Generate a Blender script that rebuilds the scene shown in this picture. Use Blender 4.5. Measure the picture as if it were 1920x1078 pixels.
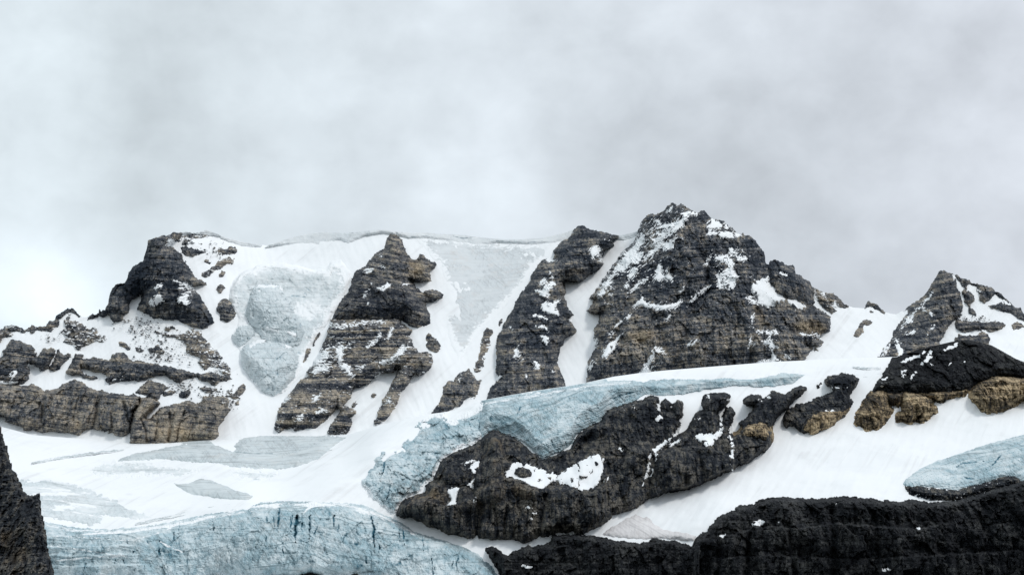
import bpy, math, random
import numpy as np

# ------------------------------------------------------------------ reset
for o in list(bpy.data.objects):
    bpy.data.objects.remove(o)
sc = bpy.context.scene
COL = sc.collection

# ------------------------------------------------------------------ camera
PITCH = math.radians(15.0)
HALF = math.radians(15.0)
F = 960.0 / math.tan(HALF)          # focal length in pixels of a 1920 px wide picture
cam_d = bpy.data.cameras.new('camera')
cam = bpy.data.objects.new('camera', cam_d)
COL.objects.link(cam)
cam.location = (0, 0, 0)
cam.rotation_euler = (math.radians(90) + PITCH, 0, 0)
cam_d.sensor_width = 36.0
cam_d.lens = 18.0 / math.tan(HALF)
cam_d.clip_start = 1.0
cam_d.clip_end = 60000.0
sc.camera = cam

# ------------------------------------------------------------------ world: overcast sky
SUN_EL, SUN_AZ = math.radians(50), math.radians(128)   # azimuth clockwise from +Y
world = bpy.data.worlds.new('World')
sc.world = world
world.use_nodes = True
wt = world.node_tree
wt.nodes.clear()

def pix_dir(px, py):
    u = (px - 960) / F
    v = (539 - py) / F
    d = np.array([u, math.cos(PITCH) - v * math.sin(PITCH), math.sin(PITCH) + v * math.cos(PITCH)])
    return d / np.linalg.norm(d)

def build_world():
    N, L = wt.nodes, wt.links
    out = N.new('ShaderNodeOutputWorld')
    bg = N.new('ShaderNodeBackground')
    bg.inputs['Strength'].default_value = 1.0
    L.new(bg.outputs[0], out.inputs[0])
    tc = N.new('ShaderNodeTexCoord')
    sky = N.new('ShaderNodeTexSky')
    sky.sky_type = 'NISHITA'
    sky.sun_disc = False
    sky.sun_elevation = SUN_EL
    sky.sun_rotation = SUN_AZ
    sk = N.new('ShaderNodeVectorMath'); sk.operation = 'SCALE'
    sk.inputs['Scale'].default_value = 0.10
    L.new(sky.outputs[0], sk.inputs[0])

    def math_node(op, a, b=None, clamp=False):
        m = N.new('ShaderNodeMath'); m.operation = op; m.use_clamp = clamp
        for i, v in enumerate((a, b)):
            if v is None: continue
            if isinstance(v, (int, float)): m.inputs[i].default_value = v
            else: L.new(v, m.inputs[i])
        return m.outputs[0]

    def noise(scale, det, rough, off, dist=0.0, st=(1, 1, 1)):
        mp = N.new('ShaderNodeMapping')
        mp.inputs['Location'].default_value = off
        mp.inputs['Scale'].default_value = st
        L.new(tc.outputs['Generated'], mp.inputs[0])
        n = N.new('ShaderNodeTexNoise')
        n.inputs['Scale'].default_value = scale
        n.inputs['Detail'].default_value = det
        n.inputs['Roughness'].default_value = rough
        n.inputs['Distortion'].default_value = dist
        L.new(mp.outputs[0], n.inputs['Vector'])
        return n.outputs['Fac']

    n1 = noise(4.5, 3, 0.5, (3.1, 1.7, 0.9), 0.0, (1, 1, 1.2))
    n2 = noise(12.0, 4, 0.5, (4.3, 2.4, 0.2), 0.15, (1, 1, 1.1))
    n3 = noise(30.0, 4, 0.55, (0.3, 5.4, 3.2), 0.2, (1, 1, 1.3))
    val = math_node('MULTIPLY', math_node('SUBTRACT', n3, 0.5), 0.20)
    val = math_node('ADD', val, math_node('MULTIPLY', math_node('SUBTRACT', n1, 0.5), 0.12))
    val = math_node('ADD', val,
                    math_node('MULTIPLY', math_node('SUBTRACT', n2, 0.5), 0.34))
    # the thick and thin parts of the cloud deck
    for px, py, rad, amt in [(30, 555, 0.030, 0.16), (150, 565, 0.030, 0.24), (30, 110, 0.06, 0.07), (330, 60, 0.05, -0.05),
                             (1130, 250, 0.09, -0.07), (760, 250, 0.09, -0.03), (1060, 90, 0.08, 0.07),
                             (1700, 420, 0.16, -0.08), (880, 370, 0.06, 0.06), (1780, 60, 0.12, -0.03),
                             (420, 330, 0.08, 0.03), (230, 390, 0.05, -0.10), (1450, 160, 0.08, -0.02)]:
        d = pix_dir(px, py)
        ds = N.new('ShaderNodeVectorMath'); ds.operation = 'DISTANCE'
        ds.inputs[1].default_value = d
        L.new(tc.outputs['Generated'], ds.inputs[0])
        q = math_node('DIVIDE', ds.outputs['Value'], rad)
        e = math_node('EXPONENT', math_node('MULTIPLY', math_node('MULTIPLY', q, q), -1.0))
        val = math_node('ADD', val, math_node('MULTIPLY', e, amt))
    val = math_node('ADD', val, 0.672)
    # tint: slightly mauve to the right, cool to the left
    sx = N.new('ShaderNodeSeparateXYZ')
    L.new(tc.outputs['Generated'], sx.inputs[0])
    tf = N.new('ShaderNodeMapRange')
    tf.inputs['From Min'].default_value = -0.2
    tf.inputs['From Max'].default_value = 0.25
    L.new(sx.outputs['X'], tf.inputs['Value'])
    tint = N.new('ShaderNodeMix'); tint.data_type = 'RGBA'
    tint.inputs[6].default_value = (0.90, 1.0, 1.06, 1)
    tint.inputs[7].default_value = (0.925, 0.985, 1.07, 1)
    L.new(tf.outputs[0], tint.inputs[0])
    cl = N.new('ShaderNodeVectorMath'); cl.operation = 'SCALE'
    L.new(tint.outputs[2], cl.inputs[0])
    L.new(val, cl.inputs['Scale'])
    mix = N.new('ShaderNodeMix'); mix.data_type = 'RGBA'
    mix.inputs[0].default_value = 0.96
    L.new(sk.outputs[0], mix.inputs[6])
    L.new(cl.outputs[0], mix.inputs[7])
    L.new(mix.outputs[2], bg.inputs['Color'])
build_world()

# ------------------------------------------------------------------ sun behind thin cloud
sun_d = bpy.data.lights.new('sun', 'SUN')
sun_d.energy = 1.0
sun_d.angle = math.radians(10)
sun_d.color = (1.0, 0.97, 0.93)
sun = bpy.data.objects.new('sun', sun_d)
COL.objects.link(sun)
to_sun = (math.sin(SUN_AZ) * math.cos(SUN_EL), math.cos(SUN_AZ) * math.cos(SUN_EL), math.sin(SUN_EL))
from mathutils import Vector
sun.rotation_euler = Vector(to_sun).to_track_quat('Z', 'Y').to_euler()
sun.location = (800, -800, 2500)

vs = sc.view_settings
vs.view_transform = 'Standard'
vs.look = 'None'
vs.exposure = 0.28
vs.gamma = 1.0
sc.render.engine = 'CYCLES'
sc.cycles.max_bounces = 6
sc.cycles.diffuse_bounces = 3

# ------------------------------------------------------------------ noise tools
_rng = np.random.RandomState(11)
_P = _rng.permutation(4096).astype(np.int64)
_ang = _rng.rand(4096) * 2 * np.pi
_GX, _GY = np.cos(_ang), np.sin(_ang)
_R = _rng.rand(4096)

def _h(i, j, seed):
    return _P[(_P[(i + seed * 131) & 4095] + j * 7 + seed * 17) & 4095]

def rnd(i, j, seed=0):
    return _R[_h(i.astype(np.int64), j.astype(np.int64), seed)]

def perlin(x, y, seed=0):
    xi = np.floor(x).astype(np.int64); yi = np.floor(y).astype(np.int64)
    xf = x - xi; yf = y - yi
    u = xf * xf * xf * (xf * (xf * 6 - 15) + 10)
    v = yf * yf * yf * (yf * (yf * 6 - 15) + 10)
    def g(a, b):
        k = _h(xi + a, yi + b, seed)
        return _GX[k] * (xf - a) + _GY[k] * (yf - b)
    n0 = g(0, 0) * (1 - u) + g(1, 0) * u
    n1 = g(0, 1) * (1 - u) + g(1, 1) * u
    return (n0 * (1 - v) + n1 * v) * 1.5

def fbm(x, y, octv=4, seed=0, gain=0.5):
    a, s, t = 1.0, 0.0, 0.0
    for o in range(octv):
        s = s + a * perlin(x * 2 ** o + 7.3 * o, y * 2 ** o + 3.1 * o, seed + o)
        t += a; a *= gain
    return s / t

def ridged(x, y, octv=4, seed=0, gain=0.5):
    a, s, t = 1.0, 0.0, 0.0
    for o in range(octv):
        s = s + a * (1 - 2 * np.abs(perlin(x * 2 ** o + 5.7 * o, y * 2 ** o + 1.9 * o, seed + o)))
        t += a; a *= gain
    return s / t

def worley(x, y, seed=0):
    xi = np.floor(x).astype(np.int64); yi = np.floor(y).astype(np.int64)
    f1 = np.full(x.shape, 9.0); f2 = np.full(x.shape, 9.0); cid = np.zeros(x.shape)
    for a in (-1, 0, 1):
        for b in (-1, 0, 1):
            i, j = xi + a, yi + b
            cx = i + rnd(i, j, seed); cy = j + rnd(i, j, seed + 5)
            d = np.hypot(x - cx, y - cy)
            c = rnd(i, j, seed + 9)
            m = d < f1
            f2 = np.where(m, f1, np.minimum(f2, d))
            cid = np.where(m, c, cid)
            f1 = np.where(m, d, f1)
    return f1, f2, cid

def facets(x, y, seed=0):
    xi = np.floor(x).astype(np.int64); yi = np.floor(y).astype(np.int64)
    f1 = np.full(x.shape, 9.0); val = np.zeros(x.shape); cid = np.zeros(x.shape)
    for a in (-1, 0, 1):
        for b in (-1, 0, 1):
            i, j = xi + a, yi + b
            dx = x - i - rnd(i, j, seed); dy = y - j - rnd(i, j, seed + 5)
            d = np.abs(dx) * 0.6 + np.abs(dy) * 0.5 + 0.4 * np.hypot(dx, dy)
            m = d < f1
            pl = dx * (rnd(i, j, seed + 7) - 0.5) * 2 + dy * (rnd(i, j, seed + 8) - 0.5) * 1.4 + 0.35 * (rnd(i, j, seed + 9) - 0.5)
            val = np.where(m, pl, val); cid = np.where(m, rnd(i, j, seed + 10), cid)
            f1 = np.where(m, d, f1)
    return val, cid

def sstep(a, b, x):
    t = np.clip((x - a) / (b - a), 0, 1)
    return t * t * (3 - 2 * t)

def blur(a, r):
    k = 2 * r + 1
    for ax in (0, 1):
        pad = [(0, 0), (0, 0)]; pad[ax] = (r + 1, r)
        c = np.cumsum(np.pad(a, pad, mode='edge'), axis=ax)
        n = a.shape[ax]
        a = (np.take(c, np.arange(k, k + n), ax) - np.take(c, np.arange(0, n), ax)) / k
    return a

def poly_sd(px, py, poly):
    p = np.asarray(poly, float)
    q = np.roll(p, -1, axis=0)
    best = np.full(px.shape, 1e12)
    ins = np.zeros(px.shape, bool)
    for (ax, ay), (bx, by) in zip(p, q):
        ex, ey = bx - ax, by - ay
        l2 = ex * ex + ey * ey
        if l2 < 1e-9: continue
        wx, wy = px - ax, py - ay
        t = np.clip((wx * ex + wy * ey) / l2, 0, 1)
        d = (wx - ex * t) ** 2 + (wy - ey * t) ** 2
        np.minimum(best, d, out=best)
        if ay != by:
            c = (ay > py) != (by > py)
            ins ^= c & (px < ex * (py - ay) / (by - ay) + ax)
    d = np.sqrt(best)
    return np.where(ins, d, -d)

def stroke_sd(px, py, pts):
    best = np.full(px.shape, -1e9)
    if len(pts) == 1: pts = [pts[0], (pts[0][0] + .5, pts[0][1], pts[0][2])]
    for (ax, ay, ra), (bx, by, rb) in zip(pts[:-1], pts[1:]):
        ex, ey = bx - ax, by - ay
        l2 = ex * ex + ey * ey + 1e-9
        t = np.clip(((px - ax) * ex + (py - ay) * ey) / l2, 0, 1)
        d = np.hypot(px - ax - ex * t, py - ay - ey * t)
        best = np.maximum(best, ra + (rb - ra) * t - d)
    return best

def shape_sd(px, py, shape):
    return stroke_sd(px, py, shape) if len(shape[0]) == 3 else poly_sd(px, py, shape)

def shape_box(shape):
    a = np.array([s[:2] for s in shape], float)
    r = max([s[2] for s in shape]) if len(shape[0]) == 3 else 0
    return a[:, 0].min() - r, a[:, 1].min() - r, a[:, 0].max() + r, a[:, 1].max() + r

# ------------------------------------------------------------------ survey: picture coordinates -> place
def place(px, py, Y):
    u = (px - 960) / F
    v = (539 - py) / F
    dy = math.cos(PITCH) - v * math.sin(PITCH)
    dz = math.sin(PITCH) + v * math.cos(PITCH)
    return u * Y / dy, Y * np.ones_like(u * dy), dz * Y / dy

#SKYLINE
SKY = np.array([(-260,690),(-70,640),(-30,628),(0,619),(5,616),(8,611),(22,609.5),(30,610),(37,613),(43,616),(46,620),(49,617),(56,613),(59,610),(63,611),(66,613),(75,612),(86,612),(88,606),(92,601),(100,600),(103,600),(104,595),(110,588),(118,584),(124,580),(128,577),(130,578),(134,577.5),(138,578),(142,582),(147,588),(149,591),(155,594),(162,595),(168,592),(173,588),(180,589),(184,589),(186,580),(188,579),(190,582),(196,581),(198,576),(202,570),(205,555),(209,544),(210,541),(216,534),(225,531.5),(233,532),(238,524),(241,511),(248,502),(257,495),(268,489),(275,466),(277,451),(279,449),(290,447),(292,444),(296,446),(303,442),(320,440),(325,436),(333,437),(350,434.5),(357,436),(367,437),(378,434),(386,431.5),(395,434),(410,440),(416,443),(425,446),(440,450),(455,454),(475,457.5),(488,459),(498,460),(510,458),(525,453),(545,446),(565,441),(590,437),(605,434.5),(640,436.5),(665,436),(690,432.5),(710,430.5),(725,431),(745,435),(770,436),(800,436),(825,439),(850,439),(880,442),(910,446),(945,449),(985,449),(1000,447),(1020,446),(1040,441),(1060,436),(1076,430),(1080,426),(1086,423),(1094,423),(1105,429),(1120,433),(1135,436),(1150,440),(1163,441),(1175,439),(1195,434),(1198,427),(1203,415),(1212,404),(1218,400.5),(1224,400),(1231,402),(1243,397),(1248,390),(1256,384),(1257,380.5),(1264,382),(1270,385),(1277,382.5),(1285,388),(1293,392),(1301,396),(1308,399),(1313,394.5),(1321,394.5),(1326,400),(1333,408),(1335,411),(1344,411.5),(1349,413),(1358,415),(1363,421),(1372,426),(1378,432),(1383,437),(1390,440),(1393,437),(1397,441),(1407,441),(1412,447),(1420,457),(1428,466),(1434,476),(1436,493),(1441,496),(1443,491),(1451,486),(1462,490),(1468,490),(1472,497),(1487,497),(1490,502),(1492,513),(1500,515),(1508,522),(1519,529),(1523,537),(1530,542),(1540,546),(1550,550),(1562,550),(1570,556),(1577,562),(1583,569),(1592,574),(1600,576.5),(1621,578),(1623,572),(1626,566),(1630,564.5),(1634,567),(1645,570),(1650,577),(1659,585),(1670,588),(1680,589),(1692,583),(1708,570),(1720,564),(1734,552),(1742,540),(1751,526),(1756,517),(1760,510),(1766,507),(1772,507),(1778,510),(1784,511),(1789,517),(1793,515),(1803,521),(1817,525),(1820,530),(1833,533),(1847,535),(1862,541),(1868,547),(1878,552),(1886,561),(1897,569),(1904,575),(1908,578),(1913,575),(1916,581),(1920,588),(1950,600),(2000,620),(2180,680)], float)
SNOWSKY = [(149,174),(398,1078),(1148,1197),(1590,1622),(1658,1694)]
CREST = np.array([(-260,800),(-70,796),(0,799),(60,815),(150,822),(245,831),(330,829),(400,823),(430,824),(470,812),(520,809),(560,812),(600,815),(640,816),(660,812),(700,800),(740,790),(780,781),(812,775),(835,772),(848,770),(905,750),(960,740),(1000,733),(1060,724),(1100,717),(1150,706),(1200,699),(1250,694),(1300,690),(1350,686),(1400,682),(1450,678),(1500,676),(1550,673),(1600,671),(1640,670),(1680,669),(1690,665),(1720,655),(1750,648),(1780,641),(1800,637),(1815,637),(1840,642),(1860,647),(1880,658),(1905,672),(1930,682),(2000,705),(2180,740)], float)

def rock_flag(px):
    f = np.ones_like(px)
    for a, b in SNOWSKY:
        f = np.where((px > a) & (px < b), 0.0, f)
    return f

def skyline(px, jag=0.0):
    y = np.interp(px, SKY[:, 0], SKY[:, 1])
    if jag:
        y = y + jag * rock_flag(px) * (perlin(px / 5.0, px * 0 + 3.3, 3) * 1.3 + perlin(px / 2.2, px * 0 + 9.3, 4) * 0.8)
    return y

def crestline(px):
    return np.interp(px, CREST[:, 0], CREST[:, 1])

def tps(pts):
    p = np.array(pts, float)
    x = p[:, :2] / 100.0; z = p[:, 2]
    n = len(p)
    d2 = ((x[:, None] - x[None]) ** 2).sum(-1)
    K = np.where(d2 > 0, 0.5 * d2 * np.log(d2 + 1e-20), 0) + np.eye(n) * 0.02
    Pm = np.hstack([np.ones((n, 1)), x])
    A = np.block([[K, Pm], [Pm.T, np.zeros((3, 3))]])
    w = np.linalg.solve(A, np.concatenate([z, np.zeros(3)]))
    def f(px, py):
        X, Yv = px / 100.0, py / 100.0
        s = w[n] + w[n + 1] * X + w[n + 2] * Yv
        for i in range(n):
            r2 = (X - x[i, 0]) ** 2 + (Yv - x[i, 1]) ** 2
            s = s + w[i] * 0.5 * r2 * np.log(r2 + 1e-20)
        return s
    return f

wall_f = tps([(-70,830,2850),(0,800,2880),(245,830,2850),(440,810,2860),(640,815,2850),(800,770,2890),(900,745,2920),(1100,715,2960),
              (1400,690,2990),(1640,670,3020),(1800,650,3040),(2000,680,3020),(640,940,2770),(-70,940,2780),(1300,940,2780),(2000,940,2790),
              (0,620,3080),(150,600,3100),(240,520,3150),(300,440,3190),(400,440,3260),(500,460,3300),(600,440,3310),(720,434,3290),
              (900,445,3300),(1060,438,3280),(1170,440,3260),(1260,385,3230),(1400,440,3210),(1500,520,3190),(1600,577,3180),(1680,588,3190),
              (1770,508,3190),(1900,572,3170),(2000,620,3150),(470,640,3080),(530,720,2980),(500,520,3210),(420,560,3130),(440,700,2990),
              (720,560,3130),(680,700,2990),(840,600,3100),(820,700,2960),(930,560,3150),(1080,560,3120),(1075,660,3020),
              (1300,560,3080),(1580,640,3080),(-70,640,3070)])
front_f = tps([(-70,796,2860),(0,799,2850),(245,831,2840),(430,826,2835),(640,816,2830),(780,782,2730),(905,750,2720),(1100,717,2750),(1300,690,2810),
               (1500,676,2860),(1660,670,2885),(1800,637,2890),(2000,705,2840),
               (90,980,2440),(250,990,2435),(470,940,2470),(600,936,2480),(735,965,2485),(-70,980,2450),
               (90,1078,2405),(400,1078,2395),(600,1078,2390),(900,1078,2395),(-70,1130,2390),(500,1130,2370),
               (300,880,2690),(500,890,2650),(150,900,2640),(700,850,2600),(620,880,2600),
               (790,900,2540),(905,815,2640),(1020,855,2600),(1130,790,2660),(1250,740,2740),(1400,730,2770),
               (900,1005,2450),(1100,995,2445),(1000,920,2520),(1200,860,2600),(1300,920,2520),(1450,830,2650),
               (1130,998,2440),(1300,1008,2420),(1340,955,2455),(1600,932,2480),(1740,938,2480),(1920,905,2500),(2000,890,2510),
               (1600,860,2600),(1800,840,2640),(1610,790,2715),(1720,790,2720),(1900,765,2740),(1640,700,2830),(1750,730,2780),(1920,715,2800),
               (1000,1078,2405),(1300,1078,2395),(1600,1078,2405),(1920,1078,2420),(1500,1130,2385),(2000,1130,2400)])

def base_depth(layer, px, py):
    if layer == 'wall': return wall_f(px, py)
    if layer == 'front': return front_f(px, py)
    return 1420 + 0.55 * (1000 - py) + 0.4 * (60 - px)     # the near crag

# ------------------------------------------------------------------ mesh tools
def link_mesh(name, V, Fc, mat, parent=None, attrs=None, smooth=False, origin=None):
    V = np.asarray(V, np.float64)
    if parent is not None:
        org = np.array(ORIG[parent.name])
    elif origin is not None:
        org = np.array(origin, float)
    else:
        org = np.zeros(3)
    me = bpy.data.meshes.new(name)
    n = len(V); m = len(Fc)
    me.vertices.add(n)
    me.vertices.foreach_set('co', (V - org).astype(np.float32).ravel())
    me.loops.add(m * 4)
    me.loops.foreach_set('vertex_index', Fc.astype(np.int32).ravel())
    me.polygons.add(m)
    me.polygons.foreach_set('loop_start', np.arange(0, m * 4, 4, dtype=np.int32))
    me.polygons.foreach_set('use_smooth', np.full(m, bool(smooth)))
    me.update(calc_edges=True)
    for k, a in (attrs or {}).items():
        at = me.attributes.new(k, 'FLOAT', 'POINT')
        at.data.foreach_set('value', np.asarray(a, np.float32))
    me.materials.append(mat)
    ob = bpy.data.objects.new(name, me)
    COL.objects.link(ob)
    if parent is not None:
        ob.parent = parent
    else:
        ob.location = org
    ORIG[ob.name] = tuple(org)
    return ob

ORIG = {}
TRIS = [0]

def thing(name, label, cat, base, group=None):
    e = bpy.data.objects.new(name, None)
    COL.objects.link(e)
    e.empty_display_size = 20
    e.location = base
    e['label'] = label
    e['category'] = cat
    if group: e['group'] = group
    ORIG[e.name] = tuple(base)
    return e

def tag(o, label, cat, group=None):
    o['label'] = label; o['category'] = cat
    if group: o['group'] = group
    return o

def spot(layer, px, py):
    a, b = np.array([float(px)]), np.array([float(py)])
    x, y, z = place(a, b, base_depth(layer, a, b))
    return (float(x[0]), float(y[0]), float(z[0]))

REG = {}
def under(key, px, py):
    x0, y0, st, D = REG[key]
    fx = np.clip((px - x0) / st, 0, D.shape[1] - 1.001); fy = np.clip((py - y0) / st, 0, D.shape[0] - 1.001)
    i, j = fy.astype(int), fx.astype(int)
    a, b = fy - i, fx - j
    return (D[i, j] * (1 - a) + D[i + 1, j] * a) * (1 - b) + (D[i, j + 1] * (1 - a) + D[i + 1, j + 1] * a) * b

def pieces(mask):
    lab = np.zeros(mask.shape, int); n = 0
    H_, W_ = mask.shape
    for i0, j0 in zip(*np.nonzero(mask)):
        if lab[i0, j0]: continue
        n += 1; stack = [(i0, j0)]; lab[i0, j0] = n
        while stack:
            i, j = stack.pop()
            for a in (-1, 0, 1):
                for b in (-1, 0, 1):
                    u, v = i + a, j + b
                    if 0 <= u < H_ and 0 <= v < W_ and mask[u, v] and not lab[u, v]:
                        lab[u, v] = n; stack.append((u, v))
    return lab, n

def sheet(name, layer, poly, hfun, mat, parent=None, over=None, key=None, step=1.5, rag=2.2, ragS=13.0, margin=6.0, skirt=70.0,
          round_top=6.0, smooth=False, seed=0, origin=None, sub=None, patches=(), pmat=None, xlim=(-110, 2030), ymax=1112, topclip=True):
    """One rock or ice body: its outline in the survey, its own relief, an edge that runs back into the slope."""
    x0, y0, x1, y1 = shape_box(poly)
    x0 = max(x0 - 8, xlim[0]); x1 = min(x1 + 8, xlim[1]); y1 = min(y1 + 8, ymax); y0 -= 8
    gx = np.arange(x0, x1 + step, step); gy = np.arange(y0, y1 + step, step)
    PX, PY = np.meshgrid(gx, gy)
    wx = fbm(PX / ragS, PY / ragS, 5, seed + 40, 0.72) * rag * 2.2
    wy = fbm(PX / ragS + 31.7, PY / ragS, 5, seed + 50, 0.72) * rag * 2.2
    wx = wx + perlin(PX / 4.2, PY / 4.2, seed + 60) * min(rag, 2.5) * 0.5
    wy = wy + perlin(PX / 4.2 + 7, PY / 4.2, seed + 61) * min(rag, 2.5) * 0.5
    sd = shape_sd(PX + wx, PY + wy, poly)
    big = np.full(PX.shape, 1e3)
    top = big
    if topclip and layer == 'wall':
        s = skyline(PX, 1.5)
        sl = np.gradient(skyline(gx, 0), gx)
        top = (PY - s) / np.sqrt(1 + np.clip(sl, -3, 3)[None, :] ** 2)
    elif topclip and layer == 'front':
        top = PY - crestline(PX) - 0.5
    clip = np.minimum(sd + margin, top)
    gyv, gxv = np.gradient(clip, step)
    g = np.hypot(gxv, gyv) + 1e-6
    near = (clip < 0.3 * step) & (clip > -1.6 * step)
    mv = np.where(near, -clip, 0) / np.maximum(g, 0.4)
    QX = PX + gxv / g * mv; QY = PY + gyv / g * mv
    base = under(over, QX, QY) if over else base_depth(layer, QX, QY)
    X, Yb, Z = place(QX, QY, base)
    inside = sd > -0.5
    rise = np.zeros(PX.shape)
    run = np.where(inside[-1], 60.0, 0.0)
    for i in range(PX.shape[0] - 1, -1, -1):
        run = np.where(inside[i], run + step, 0.0)
        rise[i] = run
    kb = float(np.clip(-np.median(np.gradient(base, step, axis=0)), 0.35, 1.3))
    rise = blur(np.minimum(rise, 110.0), max(int(3 / step), 1)) * kb
    r = hfun(X, Z, sd, QX, QY, rise)
    h = r.pop('h')
    if 'tone' in r and patches:
        for ps in patches:
            q = shape_sd(QX, QY, ps)
            r['dust'] = r['dust'] + 0.30 * np.exp(-(np.maximum(-q, 0) / 3.5) ** 2)
    if layer == 'wall' and topclip:
        h = h - round_top * np.exp(-np.clip(top, 0, 50) / 4.0)
    D = base - h
    if key: REG[key] = (gx[0], gy[0], step, blur(D, 4))
    VX, VY, VZ = place(QX, QY, D)
    V = np.stack([VX, VY, VZ], -1)
    ok = clip > -0.85 * step
    qk = ok[:-1, :-1] & ok[1:, :-1] & ok[:-1, 1:] & ok[1:, 1:]
    ny, nx = PX.shape
    idx = np.arange(ny * nx).reshape(ny, nx)
    a, b, c, d = idx[:-1, :-1][qk], idx[1:, :-1][qk], idx[1:, 1:][qk], idx[:-1, 1:][qk]
    Fq = np.stack([a, b, c, d], 1)
    if len(Fq) == 0: return None
    used = np.unique(Fq)
    remap = np.full(ny * nx, -1); remap[used] = np.arange(len(used))
    Fq = remap[Fq]
    Vv = V.reshape(-1, 3)[used]
    at = {k: np.broadcast_to(v, PX.shape).reshape(-1)[used] for k, v in r.items()}
    # border edges, run back into the mountain
    E = np.concatenate([Fq[:, [0, 1]], Fq[:, [1, 2]], Fq[:, [2, 3]], Fq[:, [3, 0]]])
    key = np.sort(E, 1)
    kk = key[:, 0].astype(np.int64) * (len(used) + 1) + key[:, 1]
    _, inv, cnt = np.unique(kk, return_inverse=True, return_counts=True)
    Bd = E[cnt[inv] == 1]
    bv = np.unique(Bd)
    bm = np.full(len(used), -1); bm[bv] = np.arange(len(bv)) + len(used)
    fz = skirt / Vv[bv, 1]
    back = Vv[bv] + np.stack([Vv[bv, 0] * fz, np.full(len(bv), skirt), np.maximum(Vv[bv, 2], 0) * fz - skirt * 0.35], 1)
    Vall = np.concatenate([Vv, back])
    Fs = np.stack([Bd[:, 1], Bd[:, 0], bm[Bd[:, 0]], bm[Bd[:, 1]]], 1)
    Fall = np.concatenate([Fq, Fs])
    at = {k: np.concatenate([v, v[bv]]) for k, v in at.items()}
    TRIS[0] += 2 * len(Fall)
    if parent is None and origin is None:
        origin = (float(Vv[:, 0].mean()), float(Vv[:, 1].mean()), float(Vv[:, 2].min()))
    ob = link_mesh(name, Vall, Fall, mat, parent, at, smooth, origin)
    # snow lying on it: fills hollows, the roughness pokes through
    for k, ps in enumerate(patches):
        thick = 1.5
        bx = shape_box(ps)
        i0 = max(int((bx[1] - 6 - y0) / step), 0); i1 = min(int((bx[3] + 6 - y0) / step) + 1, ny)
        j0 = max(int((bx[0] - 6 - x0) / step), 0); j1 = min(int((bx[2] + 6 - x0) / step) + 1, nx)
        if i1 - i0 < 3 or j1 - j0 < 3: continue
        px_, py_ = QX[i0:i1, j0:j1], QY[i0:i1, j0:j1]
        big_p = len(ps[0]) == 2 and (bx[2] - bx[0]) * (bx[3] - bx[1]) > 900
        thick = 3.5 if big_p else 1.6
        wa = 5.0
        w2 = fbm(px_ / 9, py_ / 9, 4, seed + 70 + k, 0.7) * wa
        w3 = fbm(px_ / 9 + 9, py_ / 9, 4, seed + 71 + k, 0.7) * wa
        s2 = shape_sd(px_ + w2, py_ + w3, ps)
        s2 = s2 - (0.5 if big_p else 1.5) * sstep(0.2, 0.8, ridged((px_ + py_) / 7.0, (py_ - px_) / 16.0, 3, seed + 75 + k, 0.6)) * np.exp(-np.maximum(s2, 0) / 3.0)
        if not (s2 > 0.5).any(): continue
        pad = 8
        I0, I1, J0, J1 = max(i0 - pad, 0), min(i1 + pad, ny), max(j0 - pad, 0), min(j1 + pad, nx)
        sm = blur(D[I0:I1, J0:J1], 5 if big_p else 3)[i0 - I0:i0 - I0 + i1 - i0, j0 - J0:j0 - J0 + j1 - j0]
        grad_w = np.clip((py_ - bx[1]) / max(bx[3] - bx[1], 1), 0, 1)
        hh = np.where(s2 > 0, thick * np.tanh(s2 / 1.5) + 0.5, 0.5 + s2 * 1.1) + 0.25 * fbm(px_ / 5, py_ / 5, 2, 3)
        dd = sm - hh
        okp = (s2 > -1.6) & ok[i0:i1, j0:j1]
        qp = okp[:-1, :-1] & okp[1:, :-1] & okp[:-1, 1:] & okp[1:, 1:]
        if qp.sum() < 2: continue
        pv = np.stack(place(px_, py_, dd), -1).reshape(-1, 3)
        ii = np.arange(px_.size).reshape(px_.shape)
        lab, npc = pieces(qp)
        for c_ in range(1, npc + 1):
            qq = lab == c_
            if qq.sum() < 2: continue
            fq = np.stack([ii[:-1, :-1][qq], ii[1:, :-1][qq], ii[1:, 1:][qq], ii[:-1, 1:][qq]], 1)
            us = np.unique(fq); rm = np.full(px_.size, -1); rm[us] = np.arange(len(us))
            TRIS[0] += 2 * len(fq)
            link_mesh('snow_patch', pv[us], rm[fq], pmat or M['snow'], parent if (parent is not None) else ob, None, True)
    return ob

# ------------------------------------------------------------------ materials
M = {}

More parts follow.
